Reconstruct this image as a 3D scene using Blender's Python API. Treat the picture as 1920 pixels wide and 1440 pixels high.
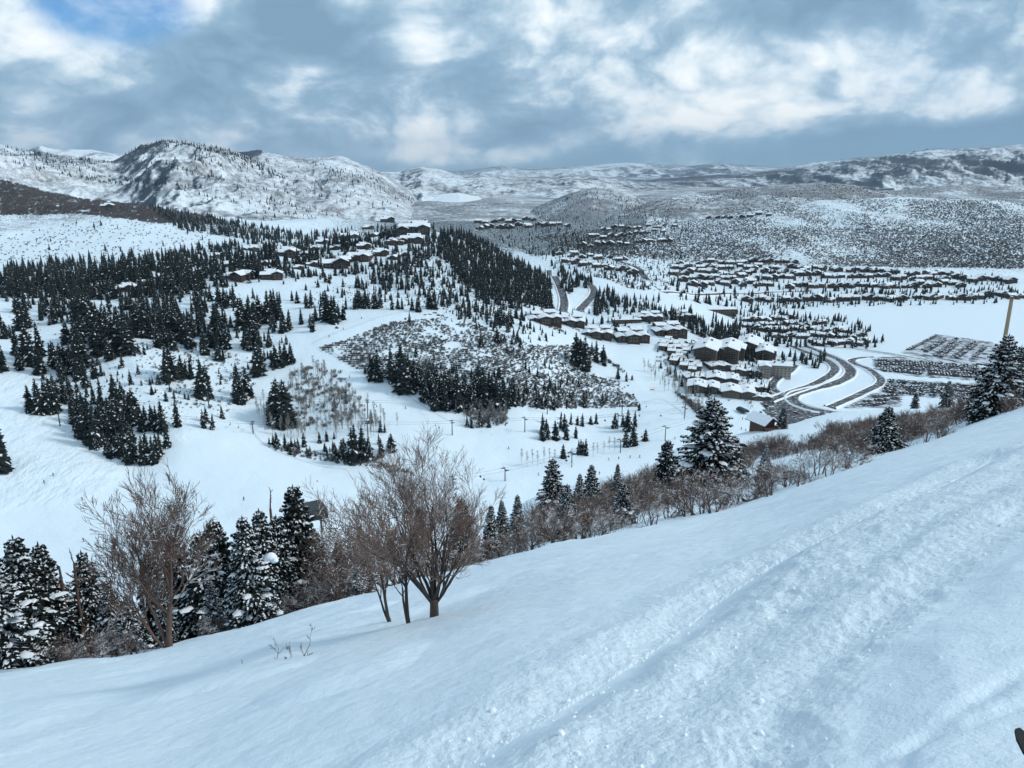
import bpy, bmesh, math, random, time
import numpy as np
from mathutils import Vector, Matrix

T0 = time.time()
for o in list(bpy.data.objects):
    bpy.data.objects.remove(o, do_unlink=True)
scene = bpy.context.scene
COL = scene.collection

# ------------------------------------------------------------------ camera
H = 200.0                       # eye height above the valley floor (m)
F = 1442.0                      # focal length in photo pixels (1920 wide)
HAZE = 2.4e-5                   # density of the air
PITCH = math.radians(15.7)
SP, CP = math.sin(PITCH), math.cos(PITCH)
cam = bpy.data.cameras.new('camera')
cam.sensor_width = 36.0
cam.lens = 36.0 * F / 1920.0
cam.clip_start = 0.1
cam.clip_end = 120000.0
cam_o = bpy.data.objects.new('camera', cam)
COL.objects.link(cam_o)
cam_o.location = (0, 0, H)
cam_o.rotation_euler = (math.radians(90) - PITCH, 0, 0)
scene.camera = cam_o

# ------------------------------------------------------------------ sky
SUN_AZ = math.radians(88.0)     # clockwise from the view direction (+Y): light from the right
SUN_EL = math.radians(37.0)
w = bpy.data.worlds.new('World'); scene.world = w; w.use_nodes = True
w.cycles.sampling_method = 'MANUAL'; w.cycles.sample_map_resolution = 256
nt = w.node_tree; nt.nodes.clear()
def WN(t, **kw):
    n = nt.nodes.new(t)
    for k, v in kw.items(): setattr(n, k, v)
    return n
def wl(a, b): nt.links.new(a, b)
def wmath(op, a, b=None, c=None, clamp=False):
    n = WN('ShaderNodeMath', operation=op, use_clamp=clamp)
    for i, v in enumerate((a, b, c)):
        if v is None: continue
        if isinstance(v, (int, float)): n.inputs[i].default_value = v
        else: wl(v, n.inputs[i])
    return n.outputs[0]
def wramp(v, stops):
    n = WN('ShaderNodeValToRGB'); e = n.color_ramp.elements
    while len(e) < len(stops): e.new(0.5)
    for el, (p, c) in zip(e, stops):
        el.position = p; el.color = (c[0], c[1], c[2], 1) if isinstance(c, tuple) else (c, c, c, 1)
    wl(v, n.inputs[0]); return n.outputs[0]
def wmap(v, a, b, c, d):
    n = WN('ShaderNodeMapRange', interpolation_type='SMOOTHSTEP')
    for i, x in enumerate((a, b, c, d)): n.inputs[1 + i].default_value = x
    wl(v, n.inputs[0]); return n.outputs[0]
tc = WN('ShaderNodeTexCoord')
nrm = WN('ShaderNodeVectorMath', operation='NORMALIZE'); wl(tc.outputs['Generated'], nrm.inputs[0])
DIR = nrm.outputs[0]
sep = WN('ShaderNodeSeparateXYZ'); wl(DIR, sep.inputs[0])
zz = wmath('MAXIMUM', sep.outputs[2], 0.0)
den = wmath('ADD', zz, 0.55)
px = wmath('DIVIDE', sep.outputs[0], den); py = wmath('DIVIDE', sep.outputs[1], den)
cmb = WN('ShaderNodeCombineXYZ'); wl(px, cmb.inputs[0]); wl(py, cmb.inputs[1])
CPL = cmb.outputs[0]                                # cloud-layer plane coordinates
def wnoise(vec, scale, detail, rough, off=(0, 0, 0), dist=0.0):
    m = WN('ShaderNodeMapping'); m.inputs['Location'].default_value = off; wl(vec, m.inputs[0])
    n = WN('ShaderNodeTexNoise', noise_dimensions='2D'); n.inputs['Scale'].default_value = scale
    n.inputs['Detail'].default_value = detail; n.inputs['Roughness'].default_value = rough
    n.inputs['Distortion'].default_value = dist
    wl(m.outputs[0], n.inputs['Vector']); return n.outputs['Fac']
def pixdir(u, v):
    x = (u - 960) / F; y = (720 - v) / F
    d = Vector((x, CP + y * SP, -SP + y * CP)); return d.normalized()
def spot(u, v, r0, r1, sx=1.0, sy=1.0):
    """soft blob of the cloud field around a direction, 1 inside r0 and 0 outside r1 (radians)"""
    c = pixdir(u, v)
    s = WN('ShaderNodeVectorMath', operation='SUBTRACT'); wl(DIR, s.inputs[0]); s.inputs[1].default_value = c
    m = WN('ShaderNodeVectorMath', operation='MULTIPLY'); wl(s.outputs[0], m.inputs[0]); m.inputs[1].default_value = (1 / sx, 1, 1 / sy)
    l = WN('ShaderNodeVectorMath', operation='LENGTH'); wl(m.outputs[0], l.inputs[0])
    return wmap(l.outputs['Value'], r0, r1, 1.0, 0.0)
sky = WN('ShaderNodeTexSky', sky_type='NISHITA'); sky.sun_disc = False
sky.sun_elevation = SUN_EL; sky.sun_rotation = SUN_AZ
sky.altitude = 2400; sky.air_density = 1.1; sky.dust_density = 0.4; sky.ozone_density = 2.5
# cloud deck seen from below: soft heaps with lit edges and grey-blue undersides, thinning to blue gaps
def warp(vec, scale, amt, off=0.0):
    n = WN('ShaderNodeTexNoise', noise_dimensions='2D'); n.inputs['Scale'].default_value = scale; n.inputs['Detail'].default_value = 2; wl(vec, n.inputs['Vector'])
    c = WN('ShaderNodeVectorMath', operation='SUBTRACT'); wl(n.outputs['Color'], c.inputs[0]); c.inputs[1].default_value = (.5, .5, .5)
    m = WN('ShaderNodeVectorMath', operation='MULTIPLY_ADD'); wl(c.outputs[0], m.inputs[0]); m.inputs[1].default_value = (amt, amt, amt); wl(vec, m.inputs[2]); return m.outputs[0]
WP = warp(CPL, 2.6, .14)
nb = wnoise(WP, 1.1, 1, .5, (3.1, 1.7, 0.0))
nd = wnoise(WP, 3.2, 8, .60, (7.3, 4.2, 2.0))
n2 = wnoise(WP, 4.2, 5, .55, (1.3, 8.2, 0.0))
bil = wmath('ABSOLUTE', wmath('MULTIPLY', wmath('SUBTRACT', n2, .5), 2.4))          # rounded heaps with creased edges
b = wmath('ADD', wmath('MULTIPLY', nb, .42), wmath('MULTIPLY', nd, .46))
b = wmath('ADD', b, wmath('MULTIPLY_ADD', bil, .20, .012))
for (u, v, r0, r1, sx, sy, a) in [
    (60, 60, .02, .20, 1.0, 1.3, -.035), (400, 40, .02, .09, 1.0, 1.0, .05), (190, 120, .01, .08, 1.2, .8, .02),
    (330, 190, .02, .16, 1.6, .7, -.070), (620, 50, .02, .17, 1.7, .6, -.075), (330, 110, .01, .06, .8, 1.0, -.04),
    (780, 110, .01, .07, .9, 1.1, .06), (590, 150, .01, .08, 1.2, .8, .07), (640, 250, .02, .22, 2.0, .35, .075), (900, 292, .01, .10, 2.0, .20, .10), (1070, 275, .01, .05, 1.2, .5, .06),
    (1250, 90, .02, .34, 1.9, .9, .035), (1560, 110, .01, .10, 1.6, .6, .085), (1780, 195, .01, .11, 1.6, .5, .09), (1800, 90, .02, .15, 1.4, .8, .045), (1280, 215, .01, .12, 1.6, .5, .02),
    (1760, 20, .02, .12, 1.4, .4, -.04), (1740, 275, .01, .20, 2.6, .20, -.16), (1300, 290, .01, .16, 2.2, .2, -.05)]:
    b = wmath('MULTIPLY_ADD', spot(u, v, r0, r1, sx, sy), a, b)
CLOUD = wramp(b, [(0.40, (.165, .27, .38)), (0.48, (.235, .36, .475)), (0.52, (.335, .46, .565)), (0.548, (.48, .59, .675)),
                  (0.582, (.66, .735, .78)), (0.64, (.86, .88, .87))])
hole = spot(205, 2, .035, .070, 1.6, .85)
band = spot(1640, 296, .02, .32, 3.0, .14)
cov = wmath('MULTIPLY', wmap(nb, .28, .42, .93, 1.0), wmath('SUBTRACT', 1.0, wmath('MULTIPLY', hole, wmap(nd, .45, .70, 1.0, .6))))
cov = wmath('SUBTRACT', cov, wmath('MULTIPLY', band, .15), clamp=True)
bg_sky = WN('ShaderNodeBackground'); deep = WN('ShaderNodeVectorMath', operation='MULTIPLY'); wl(sky.outputs[0], deep.inputs[0]); deep.inputs[1].default_value = (.35, .72, 1.0); wl(deep.outputs[0], bg_sky.inputs[0]); bg_sky.inputs[1].default_value = 0.10
bg_cl = WN('ShaderNodeBackground'); wl(CLOUD, bg_cl.inputs[0]); bg_cl.inputs[1].default_value = 1.0
mx = WN('ShaderNodeMixShader'); wl(cov, mx.inputs[0]); wl(bg_sky.outputs[0], mx.inputs[1]); wl(bg_cl.outputs[0], mx.inputs[2])
wo = WN('ShaderNodeOutputWorld'); wl(mx.outputs[0], wo.inputs[0])

# ------------------------------------------------------------------ sun, behind thin cloud
sl = bpy.data.lights.new('sun', 'SUN'); sl.energy = 1.5; sl.angle = math.radians(10); sl.color = (1.0, 0.95, 0.88)
so = bpy.data.objects.new('sun', sl); COL.objects.link(so)
sd = Vector((math.sin(SUN_AZ) * math.cos(SUN_EL), math.cos(SUN_AZ) * math.cos(SUN_EL), math.sin(SUN_EL)))
so.rotation_euler = sd.to_track_quat('Z', 'Y').to_euler(); so.location = (0, 0, H + 400)
vs = scene.view_settings
vs.view_transform = 'Standard'; vs.look = 'None'; vs.gamma = 1.0; vs.exposure = 0.47; vs.use_curve_mapping = False
scene.cycles.max_bounces = 5; scene.cycles.diffuse_bounces = 2; scene.cycles.glossy_bounces = 2
scene.cycles.transparent_max_bounces = 6; scene.cycles.volume_bounces = 0
scene.cycles.use_adaptive_sampling = True; scene.cycles.adaptive_threshold = 0.03
# ------------------------------------------------------------------ numeric helpers
def vnoise(x, y, seed=0):
    x = np.asarray(x, float); y = np.asarray(y, float)
    ix = np.floor(x); iy = np.floor(y); fx = x - ix; fy = y - iy
    ix = ix.astype(np.int64); iy = iy.astype(np.int64)
    def hsh(a, b_):
        h = (a * 374761393 + b_ * 668265263 + seed * 974711) & 0xffffffff
        h = ((h ^ (h >> 13)) * 1274126177) & 0xffffffff
        h = ((h ^ (h >> 16)) * 2246822519) & 0xffffffff
        return ((h ^ (h >> 15)) & 0xffffff) / float(0xffffff)
    ux = fx * fx * fx * (fx * (fx * 6 - 15) + 10); uy = fy * fy * fy * (fy * (fy * 6 - 15) + 10)
    a = hsh(ix, iy); b_ = hsh(ix + 1, iy); c = hsh(ix, iy + 1); d = hsh(ix + 1, iy + 1)
    return (a + (b_ - a) * ux) * (1 - uy) + (c + (d - c) * ux) * uy
def fbm(x, y, seed=0, octv=5, gain=0.5):
    s = 0.0; a = 1.0; tot = 0.0
    for i in range(octv):
        s = s + a * (vnoise(x, y, seed + i * 17) * 2 - 1); tot += a
        a *= gain; x = x * 2.03 + 11.3; y = y * 2.03 - 7.1
    return s / tot
def ridged(x, y, seed=0, octv=5):
    s = 0.0; a = 1.0; tot = 0.0
    for i in range(octv):
        s = s + a * (1 - np.abs(vnoise(x, y, seed + i * 13) * 2 - 1)); tot += a
        a *= 0.5; x = x * 2.05 + 5.7; y = y * 2.05 + 3.3
    return s / tot
def sstep(a, b_, x):
    t = np.clip((x - a) / (b_ - a), 0, 1); return t * t * (3 - 2 * t)
def tan_dep(v):                                  # tangent of the angle below the horizon for a photo row
    y = (720 - v) / F
    return (SP - y * CP) / (CP + y * SP)
def den_v(v): return CP + (720 - v) / F * SP

# ------------------------------------------------------------------ ground shape
# survey of the land along bearings: (bearing, [(row or None, tangent, distance)])
EDGE_XX = np.array([-1.2, -.773, -.527, -.363, -.1125, .031, .18, .332, .46, .589, .700, 1.1])
EDGE_T = np.array([.80, .732, .695, .645, .575, .528, .493, .4615, .407, .365, .326, .22])
def edge_t(xx):
    s = 0.0
    for o_ in (-.06, -.03, 0, .03, .06): s = s + np.interp(xx + o_, EDGE_XX, EDGE_T)
    return s / 5
EYE = 2.4; CC = 0.0015; EXC = 0.12      # eye above the snow, roll of the slope (tangent to the view at 40 m)
def near_z(x, y):
    yy = np.maximum(y, 1.5); xx = np.clip(x / yy, -2.5, 2.5)
    te = np.where(np.abs(xx) > 1.1, edge_t(np.clip(xx, -1.1, 1.1)) - .26 * (xx - np.clip(xx, -1.1, 1.1)), edge_t(xx))
    return -(EYE + (te - EXC) * yy + CC * yy * yy) - (y - yy) * .33
SURVEY = {
 -250: ['h', (40, .83), (60, .9), (120, .93), (200, .85), (300, .6), 'v', (1050, 322), (950, 372), (850, 420), (750, 470), (650, 560), (550, 680), (500, 745), 'h', (950, .14), (1200, .12), 'v', (440, 1600), (400, 1800), (332, 2100), 'h', (2700, .03)],
 0: ['h', (40, .755), (60, .80), (120, .85), (200, .80), (290, .60), 'v', (1030, 335), (950, 380), (880, 415), (800, 460), (700, 530), (640, 600), (580, 680), (530, 760), 'h', (950, .15), (1200, .125), 'v', (490, 1300), (440, 1600), (400, 1850), (345, 2150), 'h', (2700, .03)],
 250: ['h', (40, .72), (60, .77), (120, .82), (200, .78), (290, .62), 'v', (1060, 320), (950, 385), (870, 445), (760, 500), (650, 590), (600, 680), (540, 800), (500, 870), 'h', (1050, .13), (1250, .115), 'v', (470, 1400), (430, 1700), (390, 2000), 'h', (2600, .055)],
 500: ['h', (40, .655), (60, .70), (120, .77), (200, .74), (300, .60), 'v', (1000, 360), (900, 430), (830, 490), (760, 540), (700, 590), (650, 640), (600, 710), (560, 780), (520, 860), (475, 960), 'h', (1200, .125), (1600, .10), 'v', (430, 2100), 'h', (2900, .055)],
 620: ['h', (40, .63), (60, .67), (120, .73), (200, .71), (320, .56), 'v', (950, 400), (900, 445), (850, 490), (780, 530), (720, 580), (660, 622), (590, 720), (540, 830), (490, 980), (455, 1070), 'h', (1300, .125), (1700, .1), (2200, .08), (2900, .06)],
 760: ['h', (40, .60), (60, .635), (120, .67), (200, .665), (320, .56), 'v', (920, 438), (880, 465), (830, 500), (760, 560), (700, 590), (640, 650), (595, 710), (580, 742), (560, 800), (500, 930), (460, 1060), (428, 1170), 'h', (1400, .12), (1900, .095), (2900, .064)],
 900: ['h', (45, .572), (70, .575), (100, .575), (200, .62), (320, .56), 'v', (900, 456), (850, 500), (800, 545), (770, 570), (700, 610), (640, 670), (600, 730), (570, 800), (520, 930), (470, 1100), (450, 1180), 'h', (1450, .125), (2000, .092), 'v', (425, 2500), 'h', (2900, .064)],
 950: ['v', (1030, 50), (1000, 75), (985, 100), 'h', (200, .56), (320, .55)],
 1000: ['v', (1015, 45), (985, 80), (968, 110), 'h', (200, .55), (320, .545), 'v', (880, 480), (830, 525), (790, 560), (760, 590), (700, 640), (650, 690), (610, 760), (570, 860), (530, 990), (510, 1080), 'h', (1250, .15), 'v', (495, 1500), (460, 1900), (430, 2400), 'h', (2900, .062)],
 1100: ['v', (1000, 40), (970, 80), (930, 120), 'h', (200, .52), (300, .53), (400, .485), 'v', (890, 472), (850, 520), (800, 580), (750, 640), (700, 690), (650, 750), (610, 820), (580, 890), (540, 1000), (515, 1100), 'h', (1250, .142), 'v', (495, 1450), (460, 1850), (430, 2300), 'h', (2900, .06)],
 1250: ['v', (968, 42), (948, 62), (900, 110), (870, 140), 'h', (220, .45), (350, .5), (450, .435), 'v', (840, 530), (790, 590), (740, 660), (700, 720), (660, 765), (620, 820), (590, 880), (555, 1000), (530, 1180), (510, 1350), (480, 1650), (455, 1950), (430, 2300), 'h', (2900, .058)],
 1400: ['v', (932, 46), (905, 70), (868, 110), (838, 150), 'h', (230, .42), (350, .47), (480, .41), 'v', (780, 606), (730, 685), (690, 745), (650, 840), (600, 1010), (580, 1090), (555, 1200), (530, 1320), (505, 1470), (480, 1620), (440, 1900), (398, 2350), 'h', (2800, .07)],
 1550: ['v', (870, 46), (848, 78), (820, 120), (802, 165), 'h', (260, .39), (400, .42), (540, .365), 'v', (740, 676), (700, 752), (650, 872), (600, 1034), (575, 1125), (550, 1225), (525, 1340), (505, 1470), (460, 1750), (400, 2150), (376, 2450), 'h', (2850, .055)],
 1700: ['v', (838, 46), (815, 78), (792, 120), (780, 160), 'h', (260, .37), (400, .40), (560, .352), 'v', (720, 712), (680, 792), (640, 902), (600, 1034), (575, 1125), (545, 1240), (520, 1360), (500, 1480), (450, 1780), (400, 2100), (371, 2400), 'h', (2850, .05)],
 1850: ['v', (788, 44), (772, 70), (760, 110), (753, 150), 'h', (260, .33), (420, .36), (600, .325), 'v', (690, 773), (650, 872), (600, 1034), (570, 1140), (540, 1260), (515, 1380), (495, 1480), (440, 1800), (400, 2050), (378, 2300), 'h', (2800, .05)],
 2050: ['v', (712, 50), (692, 90), 'h', (150, .29), (300, .31), (500, .33), (700, .28), 'v', (640, 902), (600, 1034), (550, 1266), (510, 1400), (440, 1750), (388, 2200), 'h', (2700, .05)],
}
KX, KS = 2.2, 1.0
_cp = []
for u_, lst in SURVEY.items():
    mode = 'v'
    for it in lst:
        if isinstance(it, str): mode = it; continue
        if mode == 'v':
            v_, Y_ = it; t_ = tan_dep(v_)
            if Y_ <= 170: Y_ *= 1.45
        else:
            Y_, t_ = it
            if Y_ <= 120: Y_ *= 1.45
            y_ = (SP - t_ * CP) / (CP + t_ * SP); v_ = 720 - y_ * F
        _cp.append(((u_ - 960) / F / den_v(v_) * KX, math.log(Y_) * KS, t_))
for xx_ in np.linspace(-1.0, 1.0, 13):                    # join to the slope underfoot
    for Y_ in (24., 34., 46.):
        _cp.append((xx_ * KX, math.log(Y_) * KS, -float(near_z(np.array([xx_ * Y_]), np.array([Y_]))[0]) / Y_))
_cp = np.array(_cp)
RBF_E = 0.09
_A = np.sqrt(((_cp[:, None, :2] - _cp[None, :, :2]) ** 2).sum(-1) + RBF_E ** 2)
_n = len(_cp)
_M = np.zeros((_n + 1, _n + 1)); _M[:_n, :_n] = _A; _M[:_n, _n] = 1; _M[_n, :_n] = 1
_M[:_n, :_n] -= np.eye(_n) * 0.004
_sol = np.linalg.solve(_M, np.append(_cp[:, 2], 0.0))
def rbf_t(xx, Y):
    a = np.ravel(xx) * KX; b_ = np.log(np.ravel(Y)) * KS
    out = np.empty(a.shape)
    for i in range(0, len(a), 20000):
        d = np.sqrt((a[i:i + 20000, None] - _cp[None, :, 0]) ** 2 + (b_[i:i + 20000, None] - _cp[None, :, 1]) ** 2 + RBF_E ** 2)
        out[i:i + 20000] = d @ _sol[:_n] + _sol[_n]
    return out.reshape(np.shape(xx))
def base_ground(x, y):
    x = np.asarray(x, float); y = np.asarray(y, float)
    n = near_z(x, y)
    yy = np.maximum(y, 14.0)
    xx = np.clip(x / yy, -1.15, 1.15)
    r = -rbf_t(xx, yy) * yy
    wgt = sstep(math.log(28), math.log(46), np.log(np.maximum(y, 1.5)))
    return H + n * (1 - wgt) + r * wgt
def poly_dist(x, y, pts):
    """distance to a polyline and the side (left +) of it"""
    best = np.full(np.shape(x), 1e9); side = np.zeros(np.shape(x))
    for (ax, ay), (bx, by) in zip(pts[:-1], pts[1:]):
        dx, dy = bx - ax, by - ay; L2 = dx * dx + dy * dy + 1e-9
        t = np.clip(((x - ax) * dx + (y - ay) * dy) / L2, 0, 1)
        d = np.hypot(x - ax - t * dx, y - ay - t * dy)
        cr = (dx * (y - ay) - dy * (x - ax)) / math.sqrt(L2)
        side = np.where(d < best, cr, side); best = np.minimum(best, d)
    return best, side
def near_pix(u, v):                               # photo pixel -> point on the slope underfoot
    xx = (u - 960) / F / den_v(v); t = tan_dep(v)
    s = float(edge_t(np.array([xx]))[0]) - EXC
    A, B, C = CC, s - t, EYE
    disc = B * B - 4 * A * C
    Y = (-B - math.sqrt(disc)) / (2 * A) if disc > 0 else 40.0
    return xx * Y, Y
# ski tracks across the slope underfoot: (polyline, half width, depth)
TRACKS = [
  ([near_pix(*p) for p in [(760, 1500), (850, 1432), (1010, 1345), (1120, 1275), (1240, 1195), (1330, 1130), (1450, 1058), (1560, 1000), (1700, 935), (1850, 860)]], .40, .14),
  ([near_pix(*p) for p in [(1400, 1500), (1440, 1400), (1480, 1320), (1540, 1240), (1620, 1170), (1720, 1095), (1830, 1020), (1930, 960)]], .46, .10),
  ([near_pix(*p) for p in [(1120, 1480), (1180, 1400), (1280, 1310), (1400, 1210), (1500, 1140), (1640, 1050), (1800, 960), (1920, 890)]], .30, .07),
  ([near_pix(*p) for p in [(1660, 1500), (1700, 1420), (1780, 1350), (1900, 1270), (1990, 1210)]], .06, .035),
  ([near_pix(*p) for p in [(1560, 1500), (1680, 1420), (1800, 1370), (1960, 1300)]], .05, .03),
]
KEEP = None
def detail(x, y):
    r = np.hypot(x, y)
    z = np.zeros(np.shape(x))
    nearw = 1 - sstep(50, 90, r)
    m = r < 92
    if np.any(m):
        xm, ym = x[m], y[m]; rm = r[m]
        d = fbm(xm / 5.5, ym / 5.5, 3, 3) * .16 + fbm(xm / 1.3, ym / 1.3, 5, 3) * .028
        mounds = np.maximum(0, fbm(xm / 2.6, ym / 2.6, 51, 2) - .18) * .30
        d += mounds * sstep(.2, 2.0, -(xm - .12 * ym - .2))
        chop = np.zeros(xm.shape); smooth = np.zeros(xm.shape)
        for i, (pl, hw, dp) in enumerate(TRACKS):
            ds, sd_ = poly_dist(xm, ym, pl)
            wob = 1 + .35 * fbm(xm * 1.7, ym * 1.7, 80 + i, 2)
            d -= dp * np.exp(-(ds / (hw * wob)) ** 2)
            if dp > .05:
                d += dp * .4 * np.exp(-((ds - hw * 2.0) / (hw * .8)) ** 2) * (0.6 + .8 * vnoise(xm * 2.5, ym * 2.5, 7 + i))
            if i == 0:
                chop = np.where(sd_ < 0, sstep(hw * .6, hw * 1.6, ds), np.exp(-(ds / (hw * 3.0)) ** 2))
            if i == 1:
                smooth = np.where(sd_ < 0, sstep(hw * .5, hw * 1.3, ds), 0)
                sharp = smooth
        chop = chop * (1 - .92 * smooth)
        lump = ridged(xm * 2.6, ym * 2.6, 31, 4) - .55
        lump2 = np.maximum(0, fbm(xm * 6.5, ym * 6.5, 33, 3)) 
        d += chop * (lump * .075 + lump2 * .055) * (0.45 + .9 * vnoise(xm * .5, ym * .5, 9))
        d += smooth * fbm(xm * .9 + ym * .4, ym * .25, 61, 3) * .03
        z[m] += d * nearw[m]
        if KEEP is not None: KEEP[m] = chop * nearw[m]
    # drifts and hollows further out
    mid = sstep(60, 170, r) * (1 - sstep(1500, 2600, r) * .3)
    flat = sstep(60, 150, x * 0.55 - 180 + (y - 560) * .25) * sstep(560, 640, y) * (1 - sstep(1150, 1350, y))
    amp = mid * (1 - .96 * flat)
    z += amp * (fbm(x / 70, y / 70, 12, 4) * 2.2 + fbm(x / 16, y / 16, 22, 3) * .55)
    far = sstep(1250, 1800, r)
    z += far * (ridged(x / 260, y / 420, 44, 4) - .6) * 26
    z -= sstep(2800, 3090, r) * 95
    return z
def ground(x, y):
    x = np.atleast_1d(np.asarray(x, float)); y = np.atleast_1d(np.asarray(y, float))
    return base_ground(x, y) + detail(x, y)

# ------------------------------------------------------------------ ground sheet (rings of a fan, finer underfoot)
PC = -3.0
rr = np.concatenate([np.geomspace(2.4, 45, 440), np.geomspace(45, 3100, 430)[1:]])
aa = np.radians(np.linspace(-47, 47, 720))
RR, AA = np.meshgrid(rr, aa, indexing='ij')
GX = RR * np.sin(AA); GY = PC + RR * np.cos(AA)
KEEP = np.zeros(GX.size)
GZ = ground(GX.ravel(), GY.ravel()).reshape(GX.shape); CHOP = KEEP.reshape(GX.shape); KEEP = None
# lookup for anything that must stand exactly on the sheet
_lr = np.log(rr)
def gz(x, y):
    x = np.atleast_1d(np.asarray(x, float)); y = np.atleast_1d(np.asarray(y, float))
    r_ = np.clip(np.hypot(x, y - PC), rr[0], rr[-1] * .999); a_ = np.arctan2(x, y - PC)
    j = np.interp(r_, rr, np.arange(len(rr))); k = np.clip(np.interp(a_, aa, np.arange(len(aa))), 0, len(aa) - 1.001)
    j0 = np.minimum(j.astype(int), len(rr) - 2); k0 = k.astype(int); fj = j - j0; fk = k - k0
    return (GZ[j0, k0] * (1 - fj) + GZ[j0 + 1, k0] * fj) * (1 - fk) + (GZ[j0, k0 + 1] * (1 - fj) + GZ[j0 + 1, k0 + 1] * fj) * fk
_MS = np.geomspace(1.7, 2950, 1400)
def pix(us, vs, ymin=0.0):
    """photo pixels -> points on the ground (N,3); the first hit beyond ymin"""
    us = np.atleast_1d(np.asarray(us, float)); vs = np.atleast_1d(np.asarray(vs, float))
    out = np.zeros((len(us), 3))
    S = _MS[_MS >= ymin]
    for i in range(0, len(us), 400):
        xx = ((us[i:i + 400] - 960) / F / den_v(vs[i:i + 400]))[:, None]; t = tan_dep(vs[i:i + 400])[:, None]
        X = xx * S[None]; Yy = np.broadcast_to(S[None], X.shape); Z = H - t * Yy
        below = gz(X.ravel(), Yy.ravel()).reshape(X.shape) >= Z
        k = np.where(below.any(1), below.argmax(1), len(S) - 1)
        Yh = S[k]
        out[i:i + 400, 0] = xx[:, 0] * Yh; out[i:i + 400, 1] = Yh
    out[:, 2] = gz(out[:, 0], out[:, 1])
    return out
def at_Y(u, Y):
    """point on the ground on the bearing of photo column u at forward distance Y"""
    dn = .95
    for _ in range(4):
        x = (u - 960) / F / dn * Y
        t = (H - float(gz(x, Y)[0])) / Y; y_ = (SP - t * CP) / (CP + t * SP); dn = CP + y_ * SP
    return np.array([x, Y, float(gz(x, Y)[0])])
def proj(x, y, z):
    zz_ = z - H
    fwd = y * CP - zz_ * SP; up = y * SP + zz_ * CP
    return 960 + F * x / fwd, 720 - F * up / fwd
def in_poly(u, v, poly):
    u = np.asarray(u); v = np.asarray(v); ins = np.zeros(u.shape, bool)
    n = len(poly)
    for i in range(n):
        (x1, y1), (x2, y2) = poly[i], poly[(i + 1) % n]
        if y1 == y2: continue
        c = ((y1 > v) != (y2 > v)) & (u < (x2 - x1) * (v - y1) / (y2 - y1) + x1)
        ins ^= c
    return ins

# ------------------------------------------------------------------ materials
def mat(name, color=(.5, .5, .5), rough=.6, spec=.3, metal=0.0):
    m = bpy.data.materials.new(name); m.use_nodes = True
    p = m.node_tree.nodes['Principled BSDF']
    p.inputs['Base Color'].default_value = (*color, 1); p.inputs['Roughness'].default_value = rough
    p.inputs['Specular IOR Level'].default_value = spec; p.inputs['Metallic'].default_value = metal
    return m
class G:
    """tiny helper to wire nodes of a material"""
    def __init__(s, m): s.t = m.node_tree; s.p = s.t.nodes['Principled BSDF']; s.m = m
    def n(s, t, **kw):
        n_ = s.t.nodes.new(t)
        for k, v in kw.items(): setattr(n_, k, v)
        return n_
    def l(s, a, b_): s.t.links.new(a, b_)
    def math(s, op, a, b_=None, clamp=False):
        n_ = s.n('ShaderNodeMath', operation=op, use_clamp=clamp)
        for i, v in enumerate((a, b_)):
            if v is None: continue
            if isinstance(v, (int, float)): n_.inputs[i].default_value = v
            else: s.l(v, n_.inputs[i])
        return n_.outputs[0]
    def pos(s): return s.n('ShaderNodeNewGeometry').outputs['Position']
    def obj(s): return s.n('ShaderNodeTexCoord').outputs['Object']
    def noise(s, vec, scale, detail=4, rough=.55, sc=(1, 1, 1), dist=0):
        mp = s.n('ShaderNodeMapping'); mp.inputs['Scale'].default_value = sc; s.l(vec, mp.inputs[0])
        n_ = s.n('ShaderNodeTexNoise'); n_.inputs['Scale'].default_value = scale; n_.inputs['Detail'].default_value = detail
        n_.inputs['Roughness'].default_value = rough; n_.inputs['Distortion'].default_value = dist
        s.l(mp.outputs[0], n_.inputs['Vector']); return n_.outputs['Fac']
    def voro(s, vec, scale, sc=(1, 1, 1), feat='F1'):
        mp = s.n('ShaderNodeMapping'); mp.inputs['Scale'].default_value = sc; s.l(vec, mp.inputs[0])
        n_ = s.n('ShaderNodeTexVoronoi', feature=feat); n_.inputs['Scale'].default_value = scale
        s.l(mp.outputs[0], n_.inputs['Vector']); return n_.outputs['Distance']
    def ramp(s, v, a, b_, c=0.0, d=1.0):
        n_ = s.n('ShaderNodeMapRange', interpolation_type='SMOOTHSTEP')
        for i, x in enumerate((a, b_, c, d)): n_.inputs[1 + i].default_value = x
        s.l(v, n_.inputs[0]); return n_.outputs[0]
    def mix(s, f, a, b_):
        n_ = s.n('ShaderNodeMix', data_type='RGBA')
        if isinstance(f, (int, float)): n_.inputs[0].default_value = f
        else: s.l(f, n_.inputs[0])
        for i, c in ((6, a), (7, b_)):
            if isinstance(c, tuple): n_.inputs[i].default_value = (*c, 1)
            else: s.l(c, n_.inputs[i])
        return n_.outputs[2]
    def bump(s, h, strength, dist):
        n_ = s.n('ShaderNodeBump'); n_.inputs['Strength'].default_value = strength; n_.inputs['Distance'].default_value = dist
        s.l(h, n_.inputs['Height']); s.l(n_.outputs[0], s.p.inputs['Normal'])
    def attr(s, name): return s.n('ShaderNodeAttribute', attribute_name=name).outputs['Fac']
    def color(s, c): s.l(c, s.p.inputs['Base Color'])
SNOW = (.72, .84, .92)
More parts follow.
